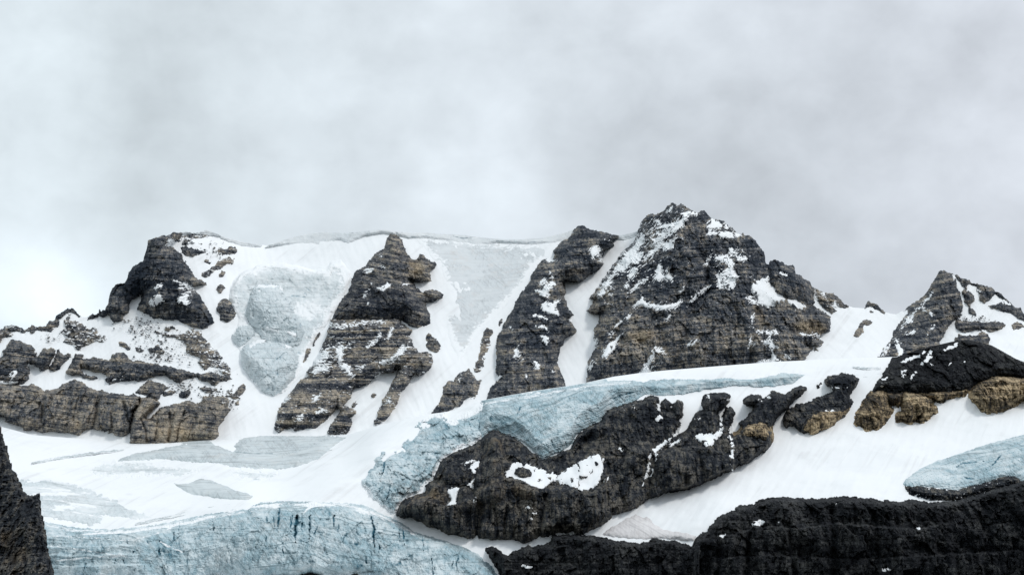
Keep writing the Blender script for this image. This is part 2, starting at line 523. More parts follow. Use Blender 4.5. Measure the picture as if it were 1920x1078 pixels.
class NT:
    def __init__(self, name):
        self.m = bpy.data.materials.new(name)
        self.m.use_nodes = True
        self.t = self.m.node_tree
        self.t.nodes.clear()
        self.N, self.L = self.t.nodes, self.t.links
        self.out = self.N.new('ShaderNodeOutputMaterial')
        self.b = self.N.new('ShaderNodeBsdfPrincipled')
        self.L.new(self.b.outputs[0], self.out.inputs[0])
        self.geo = self.N.new('ShaderNodeNewGeometry')
        M[name] = self.m
    def put(self, v, s):
        if isinstance(v, (int, float)): s.default_value = v
        elif isinstance(v, tuple): s.default_value = v if len(v) == len(s.default_value) else v + (1,)
        else: self.L.new(v, s)
    def math(self, op, a, b=0.0, clamp=False):
        n = self.N.new('ShaderNodeMath'); n.operation = op; n.use_clamp = clamp
        self.put(a, n.inputs[0]); self.put(b, n.inputs[1])
        return n.outputs[0]
    def attr(self, name):
        n = self.N.new('ShaderNodeAttribute'); n.attribute_name = name
        return n.outputs['Fac']
    def sep(self):
        n = self.N.new('ShaderNodeSeparateXYZ'); self.L.new(self.geo.outputs['Position'], n.inputs[0])
        return n.outputs
    def comb(self, x, y, z):
        n = self.N.new('ShaderNodeCombineXYZ')
        self.put(x, n.inputs[0]); self.put(y, n.inputs[1]); self.put(z, n.inputs[2])
        return n.outputs[0]
    def noise(self, vec, scale, det=4, rough=0.55, dist=0.0):
        n = self.N.new('ShaderNodeTexNoise')
        n.inputs['Scale'].default_value = scale; n.inputs['Detail'].default_value = det
        n.inputs['Roughness'].default_value = rough; n.inputs['Distortion'].default_value = dist
        self.L.new(vec, n.inputs['Vector'])
        return n.outputs['Fac']
    def rng(self, v, a, b, c=0.0, d=1.0):
        n = self.N.new('ShaderNodeMapRange'); n.interpolation_type = 'SMOOTHSTEP'
        self.put(v, n.inputs['Value'])
        n.inputs['From Min'].default_value = a; n.inputs['From Max'].default_value = b
        n.inputs['To Min'].default_value = c; n.inputs['To Max'].default_value = d
        return n.outputs[0]
    def mix(self, f, a, b, mode='MIX'):
        n = self.N.new('ShaderNodeMix'); n.data_type = 'RGBA'; n.blend_type = mode
        self.put(f, n.inputs[0]); self.put(a, n.inputs[6]); self.put(b, n.inputs[7])
        return n.outputs[2]
    def scale(self, c, f):
        n = self.N.new('ShaderNodeVectorMath'); n.operation = 'SCALE'
        self.put(c, n.inputs[0]); self.put(f, n.inputs['Scale'])
        return n.outputs[0]
    def bump(self, h, dist, strength=0.6):
        n = self.N.new('ShaderNodeBump')
        n.inputs['Strength'].default_value = strength; n.inputs['Distance'].default_value = dist
        self.put(h, n.inputs['Height'])
        self.L.new(n.outputs[0], self.b.inputs['Normal'])

SNOW_C = (0.90, 0.925, 0.94)

def mat_rock(name, dark, mid, light, tan, strata=1.0, vert=0.5, bandS=0.42, diag=True, partS=0.16, joints=((0.09, 0.20, 0.08, 0.65, 3.0), (0.22, 0.42, 0.10, 0.4, 9.0))):
    k = NT(name)
    p = k.sep()
    st = k.attr('strat')
    pos = k.geo.outputs['Position']
    grit = k.noise(pos, 0.42, 3, 0.7)
    bed = k.noise(k.comb(k.math('MULTIPLY', p[0], 0.03), k.math('MULTIPLY', p[1], 0.02), k.math('MULTIPLY', st, bandS)), 1.0, 3, 0.7)
    vst = k.noise(k.comb(k.math('MULTIPLY', p[0], 0.22), k.math('MULTIPLY', p[1], 0.05), k.math('MULTIPLY', p[2], 0.016)), 1.0, 3, 0.62, 0.3)
    v = k.math('MULTIPLY', k.math('SUBTRACT', grit, 0.5), 1.9)
    v = k.math('ADD', v, k.math('MULTIPLY', k.math('SUBTRACT', bed, 0.5), 1.0 * strata))
    v = k.math('ADD', v, k.math('MULTIPLY', k.math('SUBTRACT', vst, 0.5), 1.3 * vert))
    v = k.math('ADD', k.math('ADD', v, 0.53), k.attr('tone'))
    c = k.mix(k.rng(v, 0.10, 0.50), dark, mid)
    c = k.mix(k.rng(v, 0.48, 0.95), c, light)
    tn = k.math('ADD', k.attr('tan'), k.math('MULTIPLY', k.math('SUBTRACT', k.noise(pos, 0.035, 3, 0.6), 0.5), 0.9))
    c = k.mix(k.math('MULTIPLY', k.rng(tn, 0.28, 0.75), 0.85), c, k.scale(tan, k.rng(v, 0.0, 0.95, 0.22, 1.2)))
    ln = k.noise(k.comb(k.math('MULTIPLY', p[0], 0.004), k.math('MULTIPLY', p[1], 0.003), k.math('MULTIPLY', st, partS)), 1.0, 2, 0.6)
    pl = k.rng(k.math('ABSOLUTE', k.math('SUBTRACT', ln, 0.5)), 0.0, 0.05, 1.0, 0.0)
    c = k.mix(k.math('MULTIPLY', k.math('MULTIPLY', pl, 0.7 * min(strata, 1.0)), k.rng(grit, 0.28, 0.5)), c, k.scale(dark, 0.7))
    # joints: dark thin cracks round the blocks
    for jx, jz, wd, am, off in joints:
        vn = k.N.new('ShaderNodeTexVoronoi'); vn.feature = 'DISTANCE_TO_EDGE'; vn.voronoi_dimensions = '2D'
        vn.inputs['Scale'].default_value = 1.0
        wob = k.math('MULTIPLY', k.math('SUBTRACT', k.noise(pos, 0.11, 2, 0.5), 0.5), 6.0)
        k.L.new(k.comb(k.math('MULTIPLY', k.math('ADD', p[0], wob), jx), k.math('ADD', k.math('MULTIPLY', k.math('ADD', st, wob), jz), off), 0.0), vn.inputs['Vector'])
        f = k.rng(vn.outputs['Distance'], 0.0, wd, 1.0, 0.0)
        c = k.mix(k.math('MULTIPLY', k.math('MULTIPLY', f, am), k.rng(grit, 0.30, 0.52)), c, k.scale(dark, 0.6))
    # snow caught on ledges
    if diag:
        sv = k.comb(k.math('MULTIPLY', k.math('ADD', p[0], k.math('MULTIPLY', p[2], -0.75)), 0.30), 0.0, k.math('MULTIPLY', p[2], 0.11))
    else:
        sv = k.comb(k.math('MULTIPLY', p[0], 0.14), 0.0, k.math('MULTIPLY', st, 0.40))
    sn = k.noise(sv, 1.0, 4, 0.68)
    sm = k.math('ADD', k.attr('dust'), k.math('MULTIPLY', k.math('SUBTRACT', sn, 0.5), 2.0))
    c = k.mix(k.rng(sm, 0.47, 0.57), c, SNOW_C)
    k.L.new(c, k.b.inputs['Base Color'])
    k.b.inputs['Roughness'].default_value = 0.9
    k.b.inputs['Specular IOR Level'].default_value = 0.2
    return k.m

mat_rock('grey_rock', (0.019, 0.027, 0.040), (0.128, 0.136, 0.148), (0.42, 0.37, 0.30), (0.40, 0.32, 0.215), 1.2, 0.7, 0.24)  # blue-lifted dark end: slight distance haze put into the colour
mat_rock('banded_rock', (0.024, 0.031, 0.044), (0.152, 0.153, 0.156), (0.43, 0.375, 0.30), (0.42, 0.335, 0.225), 1.6, 0.3, 0.22, False)  # bluish darks here too carry the far wall's haze
mat_rock('dark_rock', (0.006, 0.009, 0.0145), (0.032, 0.037, 0.044), (0.140, 0.130, 0.112), (0.22, 0.160, 0.088), 0.5, 1.7, joints=((0.10, 0.06, 0.08, 0.8, 3.0), (0.24, 0.18, 0.10, 0.5, 9.0)))
mat_rock('black_rock', (0.0035, 0.0045, 0.0065), (0.012, 0.0142, 0.018), (0.056, 0.058, 0.058), (0.09, 0.072, 0.05), 0.5, 0.8, joints=((0.09, 0.075, 0.08, 0.8, 3.0), (0.22, 0.20, 0.10, 0.5, 9.0)))
mat_rock('tan_rock', (0.034, 0.030, 0.025), (0.27, 0.205, 0.125), (0.56, 0.44, 0.28), (0.52, 0.36, 0.18), 1.3, 1.6, 0.25, joints=((0.16, 0.06, 0.10, 0.85, 3.0), (0.20, 0.45, 0.12, 0.5, 9.0)))

def mat_snow():
    k = NT('snow')
    p = k.sep()
    fl = k.noise(k.comb(k.math('MULTIPLY', k.math('ADD', p[0], k.math('MULTIPLY', p[2], -0.8)), 0.07), 0.0, k.math('MULTIPLY', p[2], 0.006)), 1.0, 3, 0.6)
    n1 = k.noise(k.geo.outputs['Position'], 0.012, 5, 0.6, 0.6)
    n2 = k.noise(k.geo.outputs['Position'], 0.25, 5, 0.7)
    c = k.mix(k.math('MULTIPLY', k.rng(n1, 0.45, 0.75), 0.6), SNOW_C, (0.80, 0.83, 0.85))
    c = k.mix(k.math('MULTIPLY', k.rng(fl, 0.50, 0.70), k.math('MULTIPLY', k.rng(n1, 0.40, 0.62), 0.75)), c, (0.76, 0.775, 0.785))
    k.L.new(c, k.b.inputs['Base Color'])
    k.b.inputs['Roughness'].default_value = 0.85
    k.b.inputs['Specular IOR Level'].default_value = 0.2
    k.bump(n2, 0.5, 0.35)
mat_snow()

def mat_ice(name, pale, blue, deep, dirt, line=0.5, lineS=0.5, dirty=0.4, fr=0.6):
    k = NT(name)
    p = k.sep()
    st = k.attr('strat')
    pos = k.geo.outputs['Position']
    big = k.noise(pos, 0.016, 4, 0.62, 1.0)
    med = k.noise(pos, 0.09, 4, 0.65, 0.8)
    v = k.math('ADD', k.math('MULTIPLY', big, 0.55), k.math('MULTIPLY', med, 0.45))
    c = k.mix(k.rng(v, 0.36, 0.64), pale, blue)
    ln = k.noise(k.comb(k.math('MULTIPLY', p[0], 0.012), k.math('MULTIPLY', p[1], 0.008), k.math('MULTIPLY', st, lineS)), 1.0, 3, 0.65)
    c = k.mix(k.math('MULTIPLY', k.rng(ln, 0.50, 0.72), line), c, k.scale(blue, 0.55))
    # thin fractures, two families
    for sx, sz, tx, tz, w in ((0.10, 0.085, 0.02, 0.016, 0.026), (0.13, -0.02, 0.0, 0.014, 0.016)):
        q = k.noise(k.comb(k.math('ADD', k.math('MULTIPLY', p[0], sx), k.math('MULTIPLY', p[2], sz)), 0.0, k.math('MULTIPLY', p[2], tz)), 1.0, 3, 0.6, 0.4)
        a = k.math('ABSOLUTE', k.math('SUBTRACT', q, 0.5))
        f = k.math('MULTIPLY', k.rng(a, 0.0, w * 1.5, 1.0, 0.0), k.rng(big, 0.40, 0.55))
        c = k.mix(k.math('MULTIPLY', f, fr), c, k.scale(blue, 0.38))
    c = k.mix(k.math('MULTIPLY', k.rng(k.noise(pos, 0.035, 4, 0.7), 0.5, 0.75), dirty), c, dirt)
    c = k.mix(k.rng(k.math('ADD', k.attr('deep'), k.math('MULTIPLY', k.math('SUBTRACT', med, 0.5), 0.7)), 0.25, 1.0), c, deep)
    c = k.mix(k.rng(k.math('ADD', k.attr('dust'), k.math('MULTIPLY', k.math('SUBTRACT', med, 0.5), 1.4)), 0.4, 0.6), c, SNOW_C)
    k.L.new(c, k.b.inputs['Base Color'])
    k.b.inputs['Roughness'].default_value = 0.6
    k.b.inputs['Specular IOR Level'].default_value = 0.3
    return k.m

mat_ice('blue_ice', (0.68, 0.755, 0.78), (0.34, 0.49, 0.55), (0.04, 0.15, 0.21), (0.57, 0.55, 0.52), 0.80, 0.30, 0.30, 0.5)
mat_ice('serac_ice', (0.70, 0.755, 0.775), (0.56, 0.64, 0.67), (0.28, 0.40, 0.46), (0.64, 0.62, 0.60), 0.6, 0.24, 0.2, 0.2)  # darker than pale_ice: shading of the serac faces put into the colour
mat_ice('pale_ice', (0.80, 0.84, 0.855), (0.62, 0.69, 0.715), (0.30, 0.42, 0.48), (0.70, 0.67, 0.64), 0.5, 0.22, 0.2, 0.2)
mat_ice('grey_ice', (0.72, 0.755, 0.772), (0.645, 0.69, 0.712), (0.36, 0.42, 0.46), (0.66, 0.62, 0.59), 0.28, 0.2, 0.45, 0.25)
mat_ice('firn_ice', (0.66, 0.715, 0.73), (0.55, 0.615, 0.64), (0.22, 0.30, 0.33), (0.60, 0.56, 0.52), 0.85, 0.30, 0.30, 0.3)
mat_ice('cornice_snow', (0.80, 0.83, 0.845), (0.72, 0.765, 0.79), (0.30, 0.36, 0.40), (0.72, 0.70, 0.68), 0.25, 0.4, 0.2, 0.2)  # greyer than snow: shade on the overhanging lip put into the albedo
mat_ice('dirty_snow', (0.80, 0.79, 0.79), (0.69, 0.675, 0.68), (0.5, 0.5, 0.5), (0.64, 0.59, 0.57), 0.4, 0.3, 0.4, 0.2)

def mat_ground():
    k = NT('forest_floor')
    n = k.noise(k.geo.outputs['Position'], 0.01, 6, 0.6)
    k.L.new(k.mix(n, (0.02, 0.03, 0.018), (0.07, 0.075, 0.05)), k.b.inputs['Base Color'])
    k.b.inputs['Roughness'].default_value = 0.95
mat_ground()

# ------------------------------------------------------------------ relief recipes (metres, towards the viewer)
def crack_line(px, py, pts, wd):
    L = sum(math.hypot(b[0] - a[0], b[1] - a[1]) for a, b in zip(pts[:-1], pts[1:]))
    best = np.full(px.shape, 1e9); acc = 0.0; tt = np.zeros(px.shape)
    for (ax, ay), (bx, by) in zip(pts[:-1], pts[1:]):
        ex, ey = bx - ax, by - ay
        l = math.hypot(ex, ey)
        t = np.clip(((px - ax) * ex + (py - ay) * ey) / (l * l + 1e-9), 0, 1)
        d = np.hypot(px - ax - ex * t, py - ay - ey * t)
        m = d < best
        best = np.where(m, d, best); tt = np.where(m, (acc + t * l) / L, tt)
        acc += l
    w = wd * (1.05 - 0.85 * np.abs(2 * tt - 0.7) ** 1.6).clip(0.12)
    return np.exp(-(best / w) ** 2)

def near_line(px, py, pts, wd):
    best = np.full(px.shape, 1e9)
    for (ax, ay), (bx, by) in zip(pts[:-1], pts[1:]):
        ex, ey = bx - ax, by - ay
        t = np.clip(((px - ax) * ex + (py - ay) * ey) / (ex * ex + ey * ey + 1e-9), 0, 1)
        best = np.minimum(best, np.hypot(px - ax - ex * t, py - ay - ey * t))
    return np.exp(-(best / wd) ** 2)

def ell(px, py, lst):
    s = np.zeros(px.shape)
    for cx, cy, rx, ry, a in lst:
        s = s + a * np.exp(-(((px - cx) / rx) ** 2 + ((py - cy) / ry) ** 2))
    return s

def rock(H=22, w=12, steep=0.12, pyb=None, T=9.0, bed=0.35, tilt=0.0, Wc=13.0, blk=1.6, lump=7.0, lumpS=48.0,
         vert=1.5, vS=14.0, grit=0.5, dust=0.0, dusts=(), tans=(), tones=(), cracks=(), tan=0.0, tone=0.0, seed=0, ridges=(), edge=-3.0, ledge_dust=0.5, us=1.0, bk=1.0, fac=1.0, steps=()):
    def f(X, Z, sd, px, py, rise):
        X = X * us; Z = Z * us
        s = Z + tilt * X + 5 * fbm(X / 90, Z / 60, 3, seed) + 0.9 * fbm(X / 14, Z / 8, 3, seed + 2)
        h = np.where(sd > 0, H * (1 - np.exp(-np.maximum(sd, 0) / w)) + edge * np.exp(-np.maximum(sd, 0) / 1.5), edge + sd * 0.9)
        h = np.minimum(h, 2.0 + edge + bk * rise)
        inn = 0.45 * sstep(-8, 0, sd) + 0.55 * sstep(-2, 9, sd)
        if steep:
            pb = pyb if pyb is not None else py.max() - 8
            h = h + steep * np.maximum(pb - py, 0) * sstep(-1, 7, sd)
        g = np.zeros(X.shape)
        # big buttresses and gullies
        g += lump * fbm(X / lumpS, Z / (lumpS * 1.5), 4, seed + 11, 0.55)
        g += lump * 0.55 * ridged(X / (lumpS * 0.5) + 0.25 * Z / lumpS, Z / (lumpS * 1.3), 3, seed + 14, 0.55)
        # beds
        def beds(T_, sd_):
            b = s / T_ + 0.4 * perlin(s / T_ * 0.6, s * 0 + 1.7, sd_)
            i = np.floor(b); fr = b - i
            return i, fr, rnd(i, i * 0, sd_)
        i1, f1, r1 = beds(T, seed + 21)
        i2, f2, r2 = beds(T * 0.36, seed + 23)
        prof1 = (0.25 + 0.75 * r1) * (1 - f1 ** 8) - 0.8 * np.exp(-f1 / 0.07) + 0.25 * f1
        prof2 = (0.25 + 0.75 * r2) * (1 - f2 ** 6) - 0.6 * np.exp(-f2 / 0.10)
        bm_ = 0.55 + 0.9 * np.clip(fbm(X / 40, Z / 40, 3, seed + 25) + 0.2, 0, 1)
        g += bed * T * 0.55 * prof1 * bm_ + bed * T * 0.26 * prof2 * bm_
        # joint blocks
        u = X + 4 * fbm(X / 25, Z / 25, 3, seed + 31)
        j1 = np.floor(u / Wc + rnd(i1, i1 * 0 + 3, seed + 33) * 3)
        g += blk * (rnd(i1, j1, seed + 35) - 0.5) * 2
        j2 = np.floor(u / (Wc * 0.42) + rnd(i2, i2 * 0 + 3, seed + 36) * 3)
        g += blk * 0.4 * (rnd(i2, j2, seed + 37) - 0.5) * 2
        # upright ribs
        if vert:
            c1, c2, cid = worley(X / vS + 0.5 * fbm(X / 30, Z / 50, 2, seed + 41), Z / (vS * 4.5) + 2.0, seed + 43)
            g += vert * (1.6 * np.minimum((c2 - c1) * 2.2, 1.0) + 1.3 * (cid - 0.5))
        wx = X + 3 * fbm(X / 18, Z / 18, 3, seed + 61); wz = Z + 3 * fbm(X / 18 + 9, Z / 18, 3, seed + 62)
        p1, c1_ = facets(wx / 30, wz / 38, seed + 63)
        p2, c2_ = facets(wx / 11 + 4, wz / 14, seed + 65)
        p3, c3_ = facets(wx / 4.6 + 7, wz / 5.4, seed + 67)
        g += fac * (9.0 * p1 + 4.5 * p2 + 2.4 * p3)
        g += grit * 2.4 * fbm(X / 5.0, Z / 4.0, 3, seed + 51, 0.65)
        h = h + g * inn
        vary = 0.42 * fbm(X / 55, Z / 45, 4, seed + 71, 0.6) + 0.36 * fbm(X / 13, Z / 9, 3, seed + 73, 0.65) + 0.22 * (c2_ - 0.5) + 0.22 * (c3_ - 0.5) + 0.15 * (c1_ - 0.5)
        vary += bed * (0.7 * (r1 - 0.5) + 0.8 * (r2 - 0.5)) - bed * 0.9 * np.exp(-f2 / 0.13) * (r2 > 0.4)
        for pts, wd, dp in cracks:
            h = h - dp * near_line(px + 1.2 * fbm(px / 6, py / 9, 2, 5), py, pts, wd)
        for pts, wd, dp in ridges:
            h = h + dp * near_line(px, py, pts, wd)
        for pts, amt in steps:                # benches: the wall below stands out, the ground above lies back
            q = np.array(pts, float)
            d_ = py - np.interp(px, q[:, 0], q[:, 1]) - 5 * fbm(px / 16, px * 0 + amt, 4, seed + 95, 0.6)
            xw = sstep(q[0, 0] - 8, q[0, 0] + 10, px) * (1 - sstep(q[-1, 0] - 10, q[-1, 0] + 8, px))
            h = h + amt * xw * inn * sstep(-1.5, 2.5, d_) * np.exp(-np.maximum(d_ - 20, 0) / 40.0)
        gr = np.gradient(g, axis=0)         # py grows downwards: ledges step out below
        ld = np.clip(gr / 1.6, 0, 1)
        dd = dust * 0.9 + 0.75 * ell(px, py, dusts)
        d = np.clip(dd, -1, 2) + 0.14 * np.exp(-np.maximum(sd, 0) / 4.0) * (dust >= 0) + ledge_dust * ld * (0.25 + np.clip(dd, 0, 1) * 1.5)
        return dict(h=h, strat=s, dust=d, tan=tan + 1.35 * ell(px, py, tans) + 0 * X, tone=tone + 1.7 * ell(px, py, tones) + vary)
    return f

def ice(H=12, w=10, lump=3.0, lumpS=40.0, tilt=0.0, swirl=8.0, lay=0.5, layT=4.0, ser=0.0, serS=18.0, rough=0.5, cracks=(), deep0=0.0,
        deeps=(), dust=0.0, dusts=(), seed=0, edge=-2.0, fn=None, frac=0.0, steep=0.0, bk=0.95, blend=0.0, blendw=6.0, snowlines=()):
    def f(X, Z, sd, px, py, rise):
        s = Z + tilt * X + swirl * fbm(X / 110, Z / 70, 3, seed) + 1.0 * fbm(X / 18, Z / 10, 3, seed + 2)
        h = np.where(sd > 0, H * (1 - np.exp(-np.maximum(sd, 0) / w)), edge * 0 + sd * 0.6) + edge * np.exp(-np.maximum(sd, 0) / 2)
        if steep: h = h + steep * np.maximum(py.max() - py, 0) * sstep(0, 15, sd)
        h = np.minimum(h, 2.0 + edge + bk * rise)
        inn = sstep(-1, 8, sd)
        g = lump * fbm(X / lumpS, Z / lumpS, 4, seed + 5, 0.55)
        b = s / layT; fr_ = b - np.floor(b); r = rnd(np.floor(b), np.floor(b) * 0, seed + 7)
        g += lay * (r - 0.5 + 0.6 * fr_ - 0.7 * np.exp(-fr_ / 0.1))
        deep = np.zeros(X.shape) + deep0 + ell(px, py, deeps)
        if ser:
            wx = X + 6 * fbm(X / 22, Z / 22, 3, seed + 9); wz = Z + 6 * fbm(X / 22 + 5, Z / 22, 3, seed + 10)
            p1, c1 = facets(wx / serS, wz / (serS * 1.4), seed + 12)
            p2, c2 = facets(wx / (serS * 0.45), wz / (serS * 0.6), seed + 13)
            rg = ridged(X / 26, Z / 34, 4, seed + 16, 0.6)
            g += ser * (1.5 * p1 + 0.7 * p2 + 1.1 * rg)
            deep += 0.75 * sstep(0.25, -0.4, rg) + 0.35 * (c1 - 0.6)
        if frac:
            rr = ridged(X / 12 + 0.5 * Z / 30, Z / 26, 4, seed + 17, 0.6)
            g -= frac * 4.0 * sstep(0.35, 0.9, rr)
            deep += 0.7 * frac * sstep(0.5, 0.9, rr)
            p1, c1 = facets((X + 5 * fbm(X / 20, Z / 20, 3, seed + 81)) / 16, (Z + 5 * fbm(X / 20 + 3, Z / 20, 3, seed + 82)) / 20, seed + 83)
            p2, c2 = facets((X + 3 * fbm(X / 9, Z / 9, 3, seed + 84)) / 6, Z / 7, seed + 85)
            g += frac * (5 * p1 + 2 * p2)
        g += rough * 1.6 * fbm(X / 5, Z / 5, 3, seed + 19, 0.6)
        h = h + g * inn
        for pts, wd, dp in cracks:
            n_ = crack_line(px + 4.5 * fbm(px / 40, py / 12, 4, 6, 0.65), py, pts, wd)
            n_ = n_ * (0.35 + 0.9 * np.clip(0.5 + fbm(px / 7, py / 7, 3, 8, 0.6), 0, 1))
            h = h - dp * n_
            deep = deep + 1.25 * n_
        if fn is not None: h = fn(h, px, py, sd)
        return dict(h=h, strat=s, deep=deep, dust=dust + ell(px, py, dusts) + blend * np.exp(-np.maximum(sd, 0) / blendw) + sum([0.5 * near_line(px, py + 2.5 * fbm(px / 25, py / 25, 3, 91), pts, wd) for pts, wd in snowlines], 0 * X))
    return f

# ------------------------------------------------------------------ the setting
def valley():
    R = 30000.0
    n = 40
    g = np.linspace(-R, R, n)
    X, Y = np.meshgrid(g, g)
    V = np.stack([X, Y, np.full(X.shape, -30.0)], -1).reshape(-1, 3)
    idx = np.arange(n * n).reshape(n, n)
    Fq = np.stack([idx[:-1, :-1], idx[:-1, 1:], idx[1:, 1:], idx[1:, :-1]], -1).reshape(-1, 4)
    o = link_mesh('valley_floor', V, Fq, M['forest_floor'])
    o['kind'] = 'structure'
valley()

def snow_base(name, layer, pxs, bottom, topf, rows, back, und):
    t = np.linspace(0, 1, rows)
    t = np.concatenate([t[:-1], [1 - 0.5 / rows, 1.0]])
    PX = np.repeat(pxs[None, :], len(t), 0)
    tp = topf(pxs)
    PY = bottom + (tp - bottom)[None, :] * t[:, None]
    D = base_depth(layer, PX, PY)
    X, _, Z = place(PX, PY, D)
    D = D - und(X, Z, PX, PY)
    D = D + 7 * np.exp(-(PY - tp[None, :]) / 5.0)
    V = [np.stack(place(PX, PY, D), -1)]
    last = V[0][-1]
    for q in back:
        V.append((last + np.array([0, q, -0.03 * q if layer == 'front' else -0.55 * q]))[None])
    # the foot of the slope goes on down towards the valley
    first = V[0][0]
    V.insert(0, (first + np.array([0, -260, -330]))[None])
    V.insert(0, (first + np.array([0, -1500, 0]) * 0.6 + np.array([0, 0, 0]))[None] * np.array([1, 1, 0]) + np.array([0, 0, -31.0]))
    V = np.concatenate(V, 0)
    r, c = V.shape[:2]
    idx = np.arange(r * c).reshape(r, c)
    Fq = np.stack([idx[:-1, :-1], idx[:-1, 1:], idx[1:, 1:], idx[1:, :-1]], -1).reshape(-1, 4)
    TRIS[0] += 2 * len(Fq)
    o = link_mesh(name, V.reshape(-1, 3), Fq, M['snow'], None, None, True)
    o['kind'] = 'structure'
    return o

def und_wall(X, Z, px, py):
    return 6.0 * fbm(X / 70, Z / 90, 4, 101) + 1.3 * fbm(X / 9 + Z / 24, Z / 60, 3, 103)
def und_front(X, Z, px, py):
    r = 8.0 * fbm(X / 110, Z / 50, 4, 111) + 1.4 * fbm(X / 9 - Z / 14, Z / 40, 3, 113) + 1.2 * np.maximum(0, ridged(X / 60, Z / 7, 2, 117) - 0.3) * (px < 640) * (py > 850)
    ramp = near_line(px, py, [(560, 960), (660, 880), (780, 790)], 38.0)     # the snow ramp beside the icefall
    return r + 16 * ramp
snow_base('snow_slope', 'wall', np.concatenate([np.arange(-240, -60, 6.0), np.arange(-60, 1984, 2.0), np.arange(1984, 2160, 6.0)]), 905.0, lambda p: skyline(p, 0) + 4.5 * rock_flag(p), 200, [8, 30, 120, 900, 1700], und_wall)
snow_base('snowfield', 'front', np.concatenate([np.arange(-240, -60, 6.0), np.arange(-60, 1984, 2.0), np.arange(1984, 2160, 6.0)]), 1126.0, lambda p: crestline(p) + 4.5 * sstep(1682, 1694, p), 170, [10, 40, 110, 300], und_front)

# ------------------------------------------------------------------ back wall: left massif
LM = thing('rock_massif', 'banded grey and brown rock massif at far left, stepped cliffs with snow ledges', 'mountain', spot('wall', 200, 825))
kw = dict(parent=LM)
G, B, D_, K_, T_ = M['grey_rock'], M['banded_rock'], M['dark_rock'], M['black_rock'], M['tan_rock']

sheet('summit_tower', 'wall', [(277,438),(300,434),(330,428),(345,437),(337,445),(330,452),(322,458),(318,463),(330,468),(342,476),(345,490),(352,500),(360,514),(370,524),(385,530),(388,534),(376,535),(366,537),(356,538),(366,544),(371,549),(380,563),(388,575),(394,588),(400,598),(402,604),(394,610),(386,614),(378,617),(366,615),(352,611),(340,605),(331,598),(322,601),(309,599),(298,593),(288,596),(276,588),(262,582),(254,584),(258,574),(266,562),(267,551),(258,556),(248,563),(242,570),(242,580),(238,588),(230,590),(228,600),(218,604),(208,598),(204,590),(196,596),(184,592),(176,594),(165,600),(170,588),(186,572),(196,568),(203,535),(240,500),(268,474)],
      rock(H=34, w=12, steep=0.22, lump=9, seed=201, bed=0.25, blk=2.0, vert=1.8, tone=-0.06, tans=[(335,500,30,40,0.25)],
           tones=[(255,520,35,50,-0.28),(300,480,18,40,0.05),(330,575,40,30,-0.12)], ridges=[([(292,450),(300,500),(285,560)], 16, 14)],  # left side darkened: its shade away from the sun put into the tone
           dusts=[(325,455,16,12,0.42),(345,542,22,9,0.4),(350,565,14,12,0.3)]), G, seed=1, **kw,
      patches=[[(283,562),(290,554),(298,550),(306,556),(309,565),(300,568),(295,574),(286,571)], [(292,540,4),(303,534,2.5)], [(282,566,2),(284,572,3)],
               [(336,560,4),(346,556,4),(354,552,3)], [(338,565,3),(352,568,3)], [(325,525,2),(345,533,2),(362,541,2)], [(346,470,4),(338,472,2)], [(315,460,3),(320,452,3)]])
sheet('outcrop', 'wall', [(322,446),(340,440),(355,440),(372,442),(385,440),(395,443),(388,447),(370,446),(362,452),(378,455),(384,460),(372,461),(356,457),(345,462),(330,458),(322,452)],
      rock(H=7, w=6, steep=0, lump=2, seed=203, dust=0.3, T=5, Wc=6), G, seed=2, **kw)
sheet('outcrop', 'wall', [(338,464),(352,460),(362,466),(372,465),(388,472),(382,476),(372,478),(362,483),(350,480),(340,474)],
      rock(H=8, w=6, steep=0, lump=2, seed=205, dust=0.12, T=5, Wc=6), G, seed=3, **kw)
sheet('outcrop', 'wall', [(382,484),(392,482),(398,488),(397,496),(388,498),(383,492)], rock(H=5, w=5, steep=0, lump=1, seed=207, tan=0.3, T=5), B, seed=4, **kw)

def mid(name, poly, seed, **k):
    a = dict(H=9, w=4, steep=0, lump=2.5, lumpS=30, seed=seed, T=6, Wc=8, dust=0.17, vert=0.6, tilt=0.12, tone=0.03)
    m = k.pop('mat', B); st = k.pop('patches', ())
    a.update(k)
    return sheet(name, 'wall', poly, rock(**a), m, seed=seed % 37, patches=st, **kw)
mid('rock_band', [(285,620),(300,622),(316,626),(330,627),(345,624),(352,618),(362,616),(378,620),(380,628),(384,634),(392,640),(396,648),(400,655),(408,662),(416,668),(418,672),(405,678),(398,684),(392,690),(385,697),(380,690),(372,680),(375,672),(365,665),(352,660),(350,655),(352,648),(345,640),(338,636),(325,632),(308,630),(295,627)], 211, dust=0.2, dusts=[(362,622,14,8,0.3),(395,655,12,14,0.22)])
mid('outcrop', [(308,613),(325,611),(338,617),(332,622),(318,621),(308,618)], 213)
mid('rock_band', [(398,660),(406,656),(412,663),(418,670),(415,676),(425,680),(432,690),(434,705),(428,712),(420,704),(412,697),(402,690),(393,690),(388,680)], 215, dust=0.36)
mid('outcrop', [(275,655),(290,648),(297,645),(300,652),(310,658),(306,663),(298,668),(290,664),(280,661)], 217, dust=0.15)
mid('outcrop', [(253,651),(263,652),(272,656),(264,660),(255,657)], 219, dust=0.15)
mid('outcrop', [(217,642),(228,638),(236,641),(242,648),(248,656),(240,659),(230,652),(222,648)], 221, dust=0.2)
mid('outcrop', [(-120,596),(8,596),(45,600),(47,622),(42,624),(36,620),(24,622),(16,620),(25,627),(24,631),(12,633),(5,635),(3,640),(-3,644),(-120,650)], 223, H=14, mat=G)
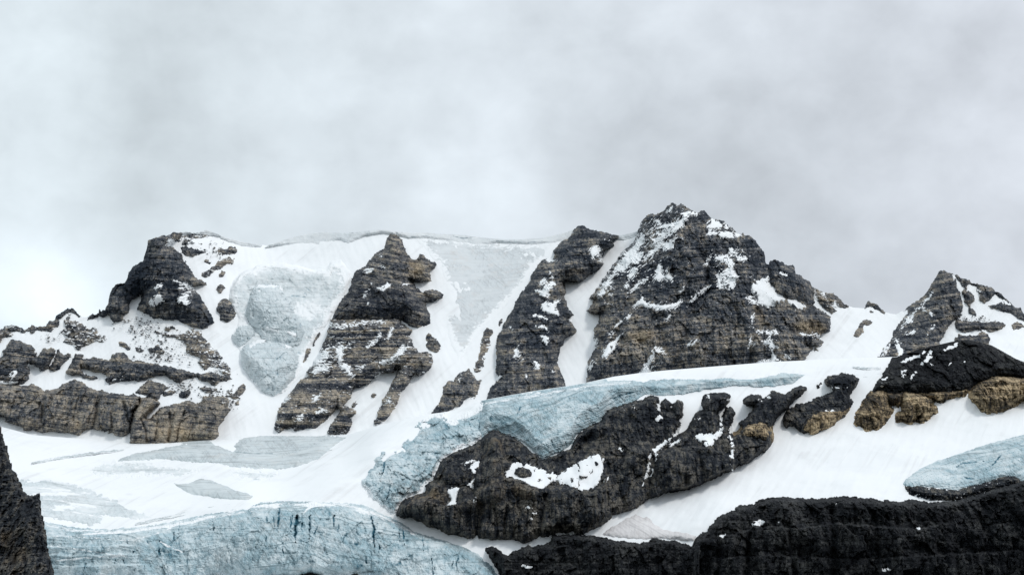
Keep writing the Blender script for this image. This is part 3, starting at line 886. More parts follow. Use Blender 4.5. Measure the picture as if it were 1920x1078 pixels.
mid('outcrop', [(47,610),(58,602),(85,604),(90,596),(103,594),(112,603),(111,610),(102,615),(98,622),(88,624),(78,622),(68,620),(60,627),(56,622),(47,620)], 225, H=12, mat=G, dust=0.15)
mid('outcrop', [(102,598),(110,576),(128,566),(142,570),(151,588),(147,591),(140,587),(132,585),(124,588),(115,596),(107,600)], 227, H=12, mat=G, tone=-0.1)
mid('rock_band', [(118,601),(128,590),(133,588),(131,598),(135,602),(142,600),(150,604),(158,610),(167,615),(165,619),(172,614),(180,617),(186,623),(190,628),(198,628),(203,636),(195,643),(187,645),(182,640),(175,645),(165,646),(158,650),(152,655),(157,660),(145,658),(138,650),(130,646),(118,641),(128,632),(120,628),(112,624),(117,616),(126,612),(120,606)], 229, dust=0.27, H=12, dusts=[(185,630,18,12,0.18)])
mid('rock_band', [(3,660),(10,652),(16,642),(24,635),(32,638),(42,642),(52,645),(62,650),(68,656),(62,658),(70,663),(64,668),(72,668),(80,654),(92,654),(97,651),(103,658),(104,665),(100,672),(95,680),(90,690),(82,692),(75,696),(68,688),(60,683),(52,686),(57,697),(54,705),(57,712),(50,716),(42,722),(30,724),(12,722),(-10,722),(-120,730),(-120,668),(-5,672),(8,668),(6,663)], 231, H=16, mat=G, dust=0.02, steep=0.3, pyb=722, tone=-0.04, vert=1.4,
    patches=[[(17,704),(22,695),(30,693),(31,700),(27,708),(20,710)], [(-40,716),(0,714),(15,716),(30,714),(33,708),(34,716),(24,722),(5,722),(-40,722)], [(52,684,2),(60,687,3),(68,692,3),(76,698,3)]])
mid('rock_band', [(91,692),(98,680),(104,668),(106,656),(110,652),(113,660),(122,664),(132,662),(135,668),(130,676),(120,681),(112,690),(100,695)], 233, H=12, mat=G, dust=0.03, vert=1.2)
mid('rock_band', [(122,698),(130,685),(138,670),(140,662),(148,664),(157,665),(155,673),(168,672),(178,670),(188,671),(204,675),(210,664),(220,661),(232,661),(240,672),(250,677),(262,676),(278,679),(295,684),(315,687),(335,690),(350,694),(365,700),(378,702),(390,698),(405,700),(420,704),(432,702),(436,710),(425,716),(415,717),(405,722),(395,725),(392,716),(372,712),(368,706),(355,708),(345,712),(338,718),(335,716),(325,714),(318,708),(312,704),(298,703),(288,708),(275,712),(262,716),(250,712),(238,714),(225,716),(205,720),(196,712),(200,702),(190,700),(178,697),(165,693),(152,690),(152,694),(158,701),(170,705),(184,706),(182,711),(168,712),(155,708),(146,702),(138,704),(130,702)], 235, H=14, mat=G, dust=0.0, steep=0.35, pyb=716, vert=1.6, w=5,
    dusts=[(215,708,22,8,0.36),(415,710,20,8,0.3),(250,708,15,8,0.2)], tones=[(300,690,60,9,-0.1)])
mid('rock_band', [(252,735),(262,724),(272,716),(278,712),(290,714),(305,718),(312,722),(318,727),(308,732),(302,740),(300,748),(292,752),(280,746),(265,742),(258,740)], 237, H=11, mat=G, dust=0.03)
mid('outcrop', [(302,741),(308,733),(320,732),(331,735),(322,740),(310,743)], 239, mat=G, dust=0)
mid('outcrop', [(334,741),(342,733),(352,731),(358,736),(350,743),(340,746)], 241, mat=G, dust=0)
mid('outcrop', [(373,728),(390,724),(402,727),(410,732),(398,736),(384,737)], 243, dust=0.25)
mid('cliff', [(-120,722),(0,720),(12,722),(30,722),(45,724),(52,725),(60,720),(68,724),(78,730),(90,732),(103,730),(112,726),(120,720),(130,715),(140,711),(148,714),(158,719),(170,727),(180,733),(192,733),(205,736),(220,738),(238,742),(250,738),(262,744),(262,760),(250,772),(246,790),(246,812),(238,816),(228,818),(216,815),(204,812),(206,806),(196,808),(185,806),(176,803),(166,804),(158,809),(148,816),(135,813),(118,810),(100,809),(85,809),(78,811),(66,809),(60,804),(55,808),(44,805),(42,802),(35,797),(28,797),(15,793),(8,788),(12,784),(0,780),(-120,778)], 245,
    H=18, w=3, steep=0.6, pyb=812, mat=G, dust=-0.1, vert=2.6, vS=17, T=22, bed=0.15, blk=1.2, lump=5, lumpS=40, tone=0.16, tans=[(60,800,80,14,0.3),(150,795,40,22,0.3),(220,800,30,22,0.25)],
    cracks=[([(84,735),(80,760),(76,790)], 4.0, 12), ([(100,738),(90,765)], 3, 7), ([(182,740),(181,770),(175,795)], 4.0, 13), ([(147,745),(140,765),(136,790)], 1.6, 5), ([(207,775),(210,800)], 1.8, 6), ([(232,755),(240,790)], 3, 8), ([(195,758),(218,757)], 2.5, 4), ([(28,745),(20,770)], 1.6, 5), ([(170,799),(205,803),(240,810)], 0.9, 3)])
mid('cliff', [(243,834),(244,815),(245,790),(248,772),(258,758),(262,744),(280,746),(292,750),(300,756),(292,765),(279,776),(274,783),(281,785),(291,775),(301,764),(312,762),(325,757),(335,757),(345,752),(355,750),(366,754),(372,758),(378,752),(380,743),(390,742),(402,745),(415,742),(425,744),(430,752),(428,762),(431,768),(425,775),(420,785),(413,795),(407,804),(410,812),(409,818),(400,825),(330,835)], 247,
    H=18, w=3, steep=0.6, pyb=826, mat=B, dust=-0.1, vert=1.3, vS=20, T=30, bed=0.1, blk=0.8, lump=4, tone=0.24, tan=0.15, tans=[(330,815,60,22,0.35),(262,752,10,10,0.3)],
    dusts=[(415,752,16,10,0.5),(372,762,10,6,0.4)],
    cracks=[([(264,785),(273,808),(276,826)], 2.0, 7), ([(298,770),(294,800),(290,826)], 1.4, 5), ([(318,775),(320,800),(315,826)], 2.8, 9), ([(326,778),(322,800)], 1.8, 6), ([(346,770),(335,800),(331,826)], 1.6, 6), ([(362,795),(352,822)], 1.2, 4), ([(375,785),(372,805)], 1.0, 3), ([(385,800),(405,805)], 1.0, 3)])
mid('outcrop', [(429,743),(432,738),(440,735),(448,724),(456,718),(463,724),(462,730),(453,740),(448,747),(436,748)], 249, dust=0.1)
mid('outcrop', [(440,752),(448,749),(448,758),(442,760)], 251, dust=0.1)

def outcrop(label, poly, seed, layer='wall', mat=None, **k):
    a = dict(H=8, w=6, steep=0, lump=2.5, lumpS=25, seed=seed, T=5, Wc=6, dust=0.05, vert=0.6)
    st = k.pop('patches', ()); sk = k.pop('skirt', 40); ov = k.pop('over', None)
    a.update(k)
    o = sheet('rock_outcrop', layer, poly, rock(**a), mat or B, seed=seed % 41, patches=st, skirt=sk, over=ov)
    if o: tag(o, label, 'rock')
    return o
outcrop('dark round rock knob in the snow below the left summit cornice', [(407,470),(413,464),(425,466),(432,461),(441,462),(447,468),(444,476),(434,479),(424,478),(417,482),(410,476)], 261, mat=G, dust=0.15)
outcrop('ragged brown rock strip slanting through snow below the left summit', [(376,517),(384,508),(393,501),(405,495),(411,487),(424,484),(430,481),(438,486),(436,495),(425,500),(414,505),(404,508),(394,516),(384,521),(376,519)], 263, tan=0.2, dust=0.18)
outcrop('tiny brown rock sliver under the slanting strip near the left summit', [(411,519),(417,507),(422,510),(416,521)], 265, dust=0.1)
outcrop('small pale brown rock in the snow gully left of the icefall', [(404,542),(411,536),(418,534),(422,540),(415,548),(408,547)], 267, tan=0.2)
outcrop('dark double rock knob between the left tower and the icefall', [(404,578),(412,567),(416,560),(428,562),(436,568),(440,578),(446,588),(441,596),(434,602),(426,606),(416,601),(412,600),(414,590),(407,584)], 269, mat=G, dust=0.12, H=11)

# ------------------------------------------------------------------ back wall: second buttress
B2 = thing('rock_buttress', 'pointed brown buttress with thin level rock bands beside the icefall', 'rock face', spot('wall', 650, 815))
sheet('pinnacle', 'wall', [(733,446),(741,446),(750,455),(757,466),(762,478),(772,486),(782,488),(789,476),(800,484),(808,491),(820,496),(811,503),(807,512),(807,526),(797,528),(783,529),(770,526),(776,535),(784,543),(796,552),(798,546),(810,543),(822,546),(832,551),(829,557),(818,562),(808,567),(798,566),(800,576),(805,590),(806,606),(790,607),(770,606),(756,598),(745,604),(720,606),(690,604),(660,606),(640,604),(620,606),(625,590),(632,577),(640,564),(648,552),(656,541),(660,532),(659,523),(664,514),(672,505),(685,500),(690,490),(700,482),(710,473),(722,466),(729,455)],
      rock(H=42, w=16, steep=0.25, lump=7, seed=301, bed=0.4, T=7, tilt=0.22, blk=1.4, vert=1.2, tone=-0.02, tans=[(780,500,26,26,0.45),(735,465,14,14,0.3),(800,555,20,10,0.4)],
           tones=[(720,585,70,22,-0.18),(680,540,22,28,-0.1),(790,505,20,20,0.12)], ridges=[([(738,450),(742,500),(755,560),(780,605)], 20, 14)],
           dusts=[(700,495,20,12,0.24),(690,510,10,8,0.25)]), B, parent=B2, seed=11,
      patches=[[(703,541),(712,537),(722,535),(726,527),(730,532),(736,534),(728,540),(718,548),(712,544)], [(752,535,2.5),(758,533,2.5),(764,534,2)], [(697,532,1),(690,545,1.2),(682,556,1.2)], [(713,480,3)], [(695,508,3),(686,510,2)], [(715,498,1.5),(722,502,1.5)], [(684,552,1.5)], [(690,569,2)]])
sheet('banded_face', 'wall', [(621,598),(750,598),(752,605),(762,612),(772,620),(768,630),(773,638),(773,646),(780,652),(785,660),(793,661),(800,660),(809,663),(812,674),(808,688),(800,697),(788,703),(775,700),(770,706),(768,716),(760,728),(752,736),(746,754),(740,766),(732,778),(722,789),(712,794),(706,797),(700,795),(704,784),(711,766),(718,748),(727,732),(737,714),(746,698),(749,688),(743,691),(736,700),(722,699),(712,702),(702,710),(690,721),(676,726),(664,728),(660,740),(652,752),(645,760),(655,763),(669,771),(665,778),(657,781),(661,790),(656,803),(652,813),(632,814),(620,815),(614,810),(621,795),(630,782),(639,770),(632,767),(618,778),(606,794),(592,805),(585,808),(575,803),(566,806),(556,808),(548,804),(534,803),(530,809),(517,806),(516,793),(520,785),(522,770),(528,758),(540,742),(548,733),(562,713),(580,705),(574,697),(588,682),(598,662),(612,632)],
      rock(H=30, w=8, steep=0.18, pyb=805, lump=4, lumpS=60, seed=303, bed=0.75, T=6.5, tilt=0.05, blk=0.9, Wc=18, vert=0.4, grit=0.4, tone=0.05, dust=0.17, tans=[(540,800,60,14,0.3),(780,680,34,24,0.3),(640,800,25,16,0.35),(730,780,25,20,0.15)],
           dusts=[(600,680,22,20,0.32),(640,640,24,18,0.2),(620,660,18,14,0.15)]), B, parent=B2, seed=12,
      patches=[[(635,650),(640,648),(643,660),(642,670),(640,676),(634,678),(632,672)], [(636,684),(644,680),(655,686),(660,692),(655,694),(660,702),(663,706),(652,704),(648,694),(640,690)], [(672,690,2),(682,685,1.5)], [(588,742),(602,739),(592,752),(586,752)], [(556,786),(566,775),(569,776),(564,786),(556,789)], [(595,772,2),(608,770,2.5),(600,769,2)], [(729,750),(733,751),(733,756),(728,757),(723,754)],
               [(756,648,1),(745,668,3),(735,674,3),(722,678,3),(712,680,2)], [(764,652,1),(752,658,2)], [(536,748,3),(542,746,2)], [(590,695,3),(600,692,3),(612,690,2)], [(600,664,3),(592,676,4),(612,662,2)], [(735,615,2),(728,632,2)], [(715,620,1.5),(708,636,2),(690,650,1.5)], [(622,610,2),(640,612,2),(668,608,2),(690,604,2),(720,602,2)], [(705,707,1),(712,702,2)]])
for pl, sd_ in [([(585,640),(590,628),(600,620),(603,628),(597,640),(587,649)], 305), ([(566,679),(569,660),(576,650),(585,655),(578,668),(570,681)], 307), ([(797,650),(800,640),(798,632),(804,625),(811,629),(818,634),(825,644),(826,652),(820,661),(810,660),(800,656),(794,654)], 309), ([(694,740),(702,736),(707,738),(702,746),(695,747)], 311), ([(657,756),(668,748),(674,750),(672,760),(662,764)], 313)]:
    sheet('outcrop', 'wall', pl, rock(H=9, w=6, steep=0, lump=2, seed=sd_, dust=0.1, T=5, Wc=6, bed=0.6, tone=0.05), B, parent=B2, seed=sd_ % 31)
outcrop('low dark rock wedge at the foot of the grey ice slope', [(806,775),(815,765),(822,755),(828,740),(834,725),(843,713),(850,715),(854,705),(860,700),(872,696),(880,693),(886,700),(893,710),(902,713),(900,725),(898,738),(890,745),(880,746),(870,748),(868,755),(860,762),(846,768),(830,776),(815,780)], 321, mat=G, H=18, w=12, T=7, lump=5, tone=0.05, vert=1.0, dusts=[(895,705,14,10,0.35)], patches=[[(863,705,1.5),(860,718,1.5)]])
outcrop('thin brown rock rib rising from the low wedge beside the ice slope', [(885,694),(890,680),(897,662),(900,650),(902,636),(905,622),(915,612),(924,617),(926,627),(918,637),(922,646),(915,660),(912,672),(908,686),(900,698),(893,702)], 323, tone=0.12, tan=0.2, dust=0.08, dusts=[(912,645,12,8,0.35),(900,690,10,8,0.3)])
outcrop('tiny rock above the thin brown rib beside the ice slope', [(932,609),(936,600),(942,598),(940,609),(937,613)], 325, dust=0.15)

# ------------------------------------------------------------------ back wall: third buttress
B3 = thing('rock_buttress', 'dark leaning buttress between the grey ice slope and the snow couloir', 'rock face', spot('wall', 985, 735))
sheet('rock_face', 'wall', [(1078,422),(1090,416),(1105,422),(1125,428),(1150,436),(1163,443),(1153,448),(1148,455),(1150,462),(1143,466),(1132,470),(1130,480),(1128,490),(1133,495),(1125,502),(1118,508),(1108,515),(1098,524),(1088,529),(1078,528),(1065,526),(1055,529),(1060,540),(1061,548),(1058,555),(1060,565),(1066,578),(1077,591),(1066,595),(1070,605),(1080,615),(1081,621),(1070,628),(1060,637),(1058,643),(1052,652),(1049,662),(1048,675),(1045,678),(1048,688),(1050,694),(1055,705),(1062,722),(1062,740),(908,765),(915,740),(918,730),(925,722),(938,708),(932,704),(930,690),(932,670),(930,655),(935,630),(945,605),(955,590),(962,580),(968,565),(975,553),(985,540),(993,528),(1000,512),(1008,498),(1015,491),(1022,486),(1035,487),(1043,482),(1039,472),(1041,464),(1052,458),(1066,452),(1073,442),(1077,431)],
      rock(H=36, w=12, steep=0.15, pyb=740, lump=8, seed=331, bed=0.35, T=8, tilt=-0.1, blk=1.6, vert=1.4, tone=-0.05, tans=[(1085,510,40,14,0.4),(1040,640,14,40,0.25),(1000,720,60,20,0.2)],
           tones=[(1010,600,40,40,-0.12),(1090,480,30,30,-0.05)], ridges=[([(1085,426),(1060,480),(1010,560),(960,660)], 22, 10)],
           dusts=[(1115,470,14,14,0.42),(1025,540,14,16,0.42),(1030,575,16,10,0.35),(975,665,14,14,0.34),(1005,685,16,8,0.3),(1140,450,14,8,0.25)]), G, parent=B3, seed=21,
      patches=[[(1022,490,3),(1032,486,4),(1041,490,2)], [(1016,572),(1022,565),(1035,568),(1048,560),(1050,566),(1040,576),(1048,585),(1047,592),(1036,590),(1026,586),(1016,582)], [(1030,507,1),(1036,520,2)], [(1013,530,3),(1022,524,3)], [(1025,540,4),(1020,550,4)], [(1003,543,2),(1015,549,3),(1028,552,3)], [(1035,532,4),(1042,534,3)], [(1012,594,3),(1024,597,3)], [(1004,612,1.5),(1016,612,3),(1028,619,1.5)], [(1012,630),(1020,627),(1030,632),(1031,640),(1028,646),(1020,644),(1014,640),(1018,634)], [(959,615,3),(963,622,1.5)], [(1002,591,3)], [(1110,464),(1120,462),(1126,468),(1118,474),(1114,486),(1108,478),(1105,470)], [(1124,480,3),(1126,490,3)], [(1003,680,3),(1010,690,3)], [(970,660,3),(965,668,3)], [(1077,594,5),(1072,600,4)], [(986,702,1.5),(987,712,1.5)], [(938,705,3),(925,715,3)], [(1035,694,2),(1040,698,1)], [(976,640,1),(966,656,1)]],
      )

# ------------------------------------------------------------------ back wall: main peak
MP = thing('rock_peak', 'highest dark rock peak, broad pyramid face streaked with snow', 'mountain', spot('wall', 1300, 705))
sheet('rock_face', 'wall', [(1194,436),(1204,408),(1216,394),(1230,392),(1258,370),(1290,376),(1320,384),(1345,400),(1370,415),(1385,428),(1410,434),(1430,456),(1440,486),(1455,472),(1475,482),(1496,492),(1514,510),(1524,524),(1526,548),(1524,560),(1527,565),(1524,572),(1535,580),(1548,586),(1555,592),(1558,600),(1555,612),(1555,620),(1545,625),(1537,632),(1533,630),(1530,635),(1542,642),(1535,648),(1520,648),(1510,644),(1522,655),(1515,665),(1508,675),(1500,682),(1470,692),(1380,704),(1300,712),(1200,722),(1096,740),(1098,715),(1100,700),(1105,690),(1104,680),(1108,668),(1114,655),(1120,640),(1114,632),(1116,620),(1122,605),(1128,588),(1118,588),(1105,587),(1100,583),(1108,573),(1118,562),(1105,560),(1115,548),(1130,525),(1145,505),(1155,490),(1162,477),(1172,468),(1182,460),(1192,446)],
      rock(H=58, w=24, steep=0.16, pyb=710, lump=10, lumpS=70, fac=1.35, seed=401, bed=0.28, T=8.5, tilt=-0.12, blk=1.7, vert=2.0, vS=11, grit=0.7, tone=-0.04, dust=0.09,
           tans=[(1200,630,40,22,0.45),(1420,590,34,30,0.38),(1530,615,28,22,0.55),(1490,610,30,20,0.3),(1120,580,20,10,0.3),(1255,475,12,12,0.3),(1160,690,30,14,0.25),(1310,440,16,14,0.15)],
           tones=[(1290,650,170,40,0.09),(1300,520,90,45,-0.16),(1200,530,50,30,-0.1),(1420,460,20,30,-0.1),(1470,640,60,30,0.10),(1220,630,30,18,0.14),(1150,610,40,40,0.06)],
           ridges=[([(1265,390),(1275,450),(1290,520),(1240,560)], 26, 16), ([(1395,445),(1390,540),(1410,620)], 24, 12), ([(1150,600),(1130,680)], 20, 8)],
           steps=[([(1105,585),(1180,582),(1225,576),(1285,572)], 10), ([(1400,622),(1460,622),(1545,632)], 11), ([(1185,640),(1260,665),(1335,650)], 8), ([(1210,470),(1260,468),(1330,474),(1400,486)], 8)],
           cracks=[([(1335,480),(1325,540),(1290,600),(1262,690)], 9, 14), ([(1225,470),(1180,560),(1150,640)], 7, 11), ([(1440,575),(1420,620),(1400,690)], 6, 9), ([(1318,480),(1330,540),(1300,575)], 8, 10), ([(1296,655),(1297,690)], 5, 8), ([(1418,590),(1408,640),(1406,690)], 2.2, 5), ([(1270,545),(1262,565)], 10, 6)],
           dusts=[(1170,475,32,42,0.34),(1230,440,36,28,0.27),(1275,405,20,18,0.22),(1135,535,16,26,0.32),(1210,500,40,24,0.16),(1245,515,18,12,0.22),(1360,515,22,26,0.32),(1385,475,16,12,0.2),(1415,545,12,20,0.3),(1245,575,24,7,0.4),(1450,640,14,16,0.18),(1230,680,24,16,0.2),(1215,700,20,8,0.3)]), G, parent=MP, seed=31, key='main',
      patches=[[(1344,484,4),(1360,484,6),(1368,492,6),(1371,500,4)], [(1350,517,3),(1372,510,4)], [(1362,528,4),(1376,520,6),(1372,535,5)], [(1348,526,3),(1350,538,3)],
               [(1288,402,3),(1278,418,5),(1262,432,4),(1248,438,4),(1232,452,3),(1222,460,2)], [(1245,425,3),(1270,420,3)], [(1225,412,2),(1234,415,4)], [(1254,396,2.5),(1258,390,2.5)],
               [(1264,450),(1264,465),(1255,466),(1244,470),(1247,456)], [(1238,458,2.5),(1228,470,4),(1218,478,3.5),(1210,486,2)], [(1200,450,2),(1188,470,2.5),(1170,492,3),(1150,515,2),(1122,556,2)], [(1206,446,2),(1182,490,1.5),(1165,508,1.5)], [(1200,478,4),(1194,486,3)],
               [(1236,495),(1241,504),(1238,512),(1248,516),(1252,507),(1262,526),(1250,522),(1236,526),(1226,524),(1230,512)], [(1190,508,4),(1182,517,4)], [(1213,524,2.5),(1200,530,3),(1190,540,2.5),(1182,546,1.5)], [(1174,537,4)],
               [(1203,555),(1212,568),(1225,570),(1240,572),(1255,572),(1268,568),(1278,560),(1279,565),(1270,574),(1258,578),(1245,582),(1230,578),(1215,578),(1205,572),(1195,572),(1188,578),(1196,566)],
               [(1328,538,2.5),(1312,548,3),(1302,558,4),(1292,570,1.5)], [(1276,546,1.5),(1281,540,2)], [(1168,622),(1160,636),(1155,645),(1152,655),(1142,664),(1132,672),(1129,668),(1132,655),(1140,645),(1150,640),(1158,632)],
               [(1175,597,3),(1181,591,2.5)], [(1165,602,3),(1155,612,2)], [(1150,620,1.5),(1144,628,1.5)], [(1230,653,2.5),(1216,680,3),(1203,702,2.5)], [(1243,660,3),(1236,656,3)], [(1306,640,2),(1290,647,3)], [(1257,590,2),(1251,600,2.5)], [(1336,474,1.5),(1324,496,2)],
               [(1443,633),(1448,642),(1457,650),(1455,652),(1447,651),(1447,656),(1440,648),(1430,640)], [(1420,620,2),(1432,624,3),(1455,622,2.5)], [(1449,660),(1455,668),(1460,676),(1470,682),(1440,692),(1446,672)], [(1422,679,3),(1440,678,3)], [(1470,664,2),(1482,671,2)],
               [(1326,422),(1335,410),(1350,414),(1362,418),(1376,427),(1370,429),(1345,429),(1330,429),(1326,426)], [(1326,440),(1331,433),(1342,435),(1360,436),(1378,435),(1391,440),(1385,445),(1365,447),(1350,445),(1340,440)],
               [(1296,400,3),(1306,401,3)], [(1370,470,4),(1378,474,3)], [(1386,484,3),(1398,487,3)], [(1413,592,1.3),(1410,612,1.3)], [(1406,632,1.5),(1405,650,1.5)], [(1416,642,1.5),(1412,647,1.5)], [(1116,640,3),(1112,655,2)], [(1112,680,3),(1106,690,3)], [(1215,690,3),(1200,704,3)], [(1404,560,3),(1416,568,4)], [(1535,630,1.5),(1500,626,1.5)], [(1240,700,3),(1225,703,3)]])
sheet('shoulder_tower', 'wall', [(1438,500),(1442,484),(1452,478),(1474,488),(1494,498),(1510,514),(1522,526),(1524,538),(1524,548),(1523,562),(1510,565),(1495,562),(1478,560),(1465,553),(1455,545),(1452,535),(1444,530),(1442,515)],
      rock(H=22, w=10, steep=0.1, lump=5, seed=403, vert=2.2, vS=10, tone=-0.1, tans=[(1500,540,20,16,0.35)], tones=[(1460,505,30,18,-0.1)]), G, parent=MP, seed=32, over='main',
      patches=[[(1465,513,3),(1474,515,2)]])
sheet('snow_gully', 'wall', [(1441,506),(1444,520),(1443,531),(1452,540),(1458,549),(1468,555),(1480,560),(1495,562),(1502,568),(1511,575),(1512,580),(1500,578),(1492,582),(1484,572),(1475,566),(1462,566),(1450,574),(1440,578),(1428,572),(1418,566),(1420,556),(1410,550),(1408,540),(1412,530),(1424,526),(1434,520)],
      ice(H=6, w=4, lump=2, rough=0.2, lay=0, dust=2.0, seed=405, edge=-1), M['snow'], over='main', parent=MP, seed=33, rag=3, ragS=8, smooth=True, margin=1.0, skirt=12)
sheet('shoulder', 'wall', [(1526,556),(1528,540),(1540,540),(1562,544),(1580,558),(1593,573),(1582,578),(1572,575),(1566,574),(1569,584),(1560,587),(1550,584),(1543,576),(1535,567)],
      rock(H=14, w=8, steep=0, lump=3, seed=407, dust=0.12, tan=0.35, vert=1.0), B, parent=MP, seed=34, patches=[[(1524,545,3),(1528,555,4),(1530,561,2)], [(1542,549,3),(1546,553,3)], [(1565,568,3),(1568,574,3)]])
outcrop('small dark rock tooth on the snow saddle skyline', [(1620,580),(1623,566),(1630,558),(1646,564),(1654,578),(1661,588),(1650,586),(1640,581),(1632,573)], 411, mat=G, H=10, tone=0.05)
outcrop('curved brown rock sliver in the snow below the saddle', [(1600,631),(1604,620),(1610,608),(1620,600),(1632,598),(1637,604),(1632,611),(1620,612),(1618,622),(1612,631),(1605,632)], 413, tan=0.15, H=7, tone=0.1)
outcrop('tiny brown stone in the snow just under the saddle tooth', [(1632,585,3.2),(1636,586,2.6)], 415, H=4)
outcrop('tiny brown stone at the right foot of the highest peak', [(1528,655,3),(1534,657,2.5)], 417, H=4)

# ------------------------------------------------------------------ back wall: right peak
RP = thing('rock_peak', 'smaller dark pointed peak at far right behind the black dome', 'mountain', spot('wall', 1740, 665))
def rp(name, poly, seed, **k):
    a = dict(H=30, w=18, steep=0.12, lump=7, seed=seed, tilt=-0.1, T=8, bed=0.3, vert=1.5, vS=12)
    st = k.pop('patches', ()); m = k.pop('mat', G)
    a.update(k)
    return sheet(name, 'wall', poly, rock(**a), m, parent=RP, seed=seed % 43, patches=st)
rp('rock_face', [(1640,680),(1655,656),(1668,640),(1678,622),(1690,605),(1700,590),(1710,572),(1722,560),(1732,550),(1740,534),(1750,518),(1758,499),(1772,496),(1786,504),(1790,520),(1793,530),(1795,540),(1800,548),(1802,560),(1806,575),(1802,588),(1806,592),(1795,596),(1788,600),(1782,608),(1776,620),(1768,632),(1762,640),(1768,662),(1740,668),(1700,676),(1684,680)], 501,
   tones=[(1730,630,40,30,-0.06)], ridges=[([(1767,510),(1772,560),(1740,640)], 16, 10)], tans=[(1765,560,15,30,0.15)], dusts=[(1712,600,14,16,0.24),(1690,640,10,20,0.2),(1660,660,12,10,0.25)],
   patches=[[(1748,548,2),(1738,562,3),(1730,568,2)], [(1726,575,2.5),(1712,588,3),(1706,602,4)], [(1733,580,3),(1742,584,3),(1748,592,3)], [(1700,626,2),(1712,623,4)], [(1680,638,3),(1684,650,4),(1690,658,5),(1686,672,3)], [(1668,646,2),(1655,666,2)], [(1752,610,1.5),(1738,626,2)], [(1786,515,2),(1790,522,3)], [(1700,600,2),(1690,618,2)]])
rp('rock_rib', [(1789,516),(1793,508),(1820,518),(1823,530),(1815,536),(1812,545),(1820,545),(1828,556),(1827,565),(1819,570),(1824,580),(1828,590),(1816,588),(1818,574),(1808,567),(1805,555),(1802,545),(1808,542),(1798,530),(1794,524)], 503, H=16, w=8, steep=0)
rp('summit_ridge', [(1818,526),(1848,528),(1868,538),(1890,556),(1905,566),(1916,566),(2040,640),(2040,660),(1920,603),(1905,596),(1898,588),(1880,583),(1862,580),(1854,575),(1865,570),(1878,567),(1890,571),(1882,561),(1868,550),(1862,555),(1855,562),(1848,567),(1840,567),(1836,560),(1838,552),(1830,545),(1833,538),(1824,534)], 505, H=14, w=8, steep=0, tan=0.1, dust=0.04,
   patches=[[(1881,563,2),(1890,569,2.5),(1896,572,1.5)], [(1836,544,2)]])
rp('rock_band', [(1788,608),(1792,594),(1800,598),(1812,602),(1835,604),(1860,605),(1880,607),(1886,611),(1872,617),(1856,621),(1842,617),(1825,619),(1812,624),(1800,622),(1790,615)], 507, H=10, w=6, steep=0.2, tan=0.2, mat=B, bed=0.6, T=5)
rp('rock_band', [(1789,634),(1797,625),(1812,627),(1830,628),(1842,623),(1850,624),(1857,634),(1856,642),(1850,655),(1788,655)], 509, H=10, w=6, steep=0.1, tan=0.25, mat=B, bed=0.6, T=5)
outcrop('small brown rock alone in the snow at the right picture edge', [(1897,611),(1905,604),(1915,606),(1922,612),(1910,617),(1900,617)], 511, tan=0.15, H=6)

# ------------------------------------------------------------------ back wall: ice and cornices
IF = thing('hanging_icefall', 'pale blue hanging icefall with bulging seracs between two rock walls', 'glacier', spot('wall', 510, 742))
PI = M['pale_ice']
LIP = np.array([(425,570),(432,545),(450,517),(485,500),(530,496),(590,509),(640,494),(662,512)], float)
def lip_fn(h, px, py, sd):
    # the ice cliff under the upper lip of the icefall
    d = py - np.interp(px, LIP[:, 0], LIP[:, 1]) - 4 * fbm(px / 20, px * 0 + 4.4, 3, 88)
    w_ = sstep(428, 450, px) * (1 - sstep(610, 650, px))
    return h + w_ * 24 * np.where(d > 0, np.clip(1 - d / 44.0, 0, 1), np.clip(1 + d / 3.0, 0, 1))
sheet('ice_headwall', 'wall', [(428,560),(432,540),(438,525),(450,512),(465,503),(485,497),(505,492),(530,492),(560,500),(590,505),(612,505),(620,490),(640,488),(650,500),(662,510),(658,530),(652,550),(640,570),(625,590),(618,605),(605,620),(590,640),(575,665),(568,690),(555,715),(545,728),(530,738),(515,742),(500,738),(485,728),(470,710),(458,695),(450,680),(448,660),(440,645),(433,630),(440,615),(445,605),(440,585)],
      ice(H=11, w=8, steep=0.0, lump=6, lumpS=45, swirl=18, lay=1.5, layT=6, rough=0.4, ser=1.6, serS=26, seed=601, frac=0.22, blend=0.9, blendw=11.0, dust=0.16, bk=0.9, fn=lip_fn, dusts=[(630,600,16,30,0.5),(650,520,14,18,0.4),(575,580,26,17,0.85),(455,600,22,8,0.5)],
          cracks=[([(572,538),(584,548)], 1.0, 2), ([(570,548),(578,556)], 1.0, 2), ([(547,555),(580,557)], 1.2, 3), ([(610,500),(625,515)], 1.5, 2)]), PI, parent=IF, seed=41, smooth=True, rag=1.5, key='headwall',
      )
sheet('serac', 'wall', [(460,592),(466,570),(470,555),(475,540),(485,535),(505,533),(525,536),(533,545),(540,560),(548,575),(555,590),(565,605),(570,625),(562,645),(540,652),(520,648),(500,640),(480,620),(468,605)],
      ice(H=46, w=5, steep=0.0, lump=3, swirl=5, lay=0.7, layT=4, rough=0.3, seed=603, edge=-1, blend=0.25, bk=0.85, frac=0.5, ser=2.4, serS=15), M['serac_ice'], over='headwall', parent=IF, seed=42, rag=3.2, ragS=18,
      patches=[[(478,541),(486,535),(505,533),(524,536),(532,544),(515,543),(500,545),(485,548),(474,553)], [(540,622,3),(552,628,4)], [(500,615,3),(520,622,3)]])
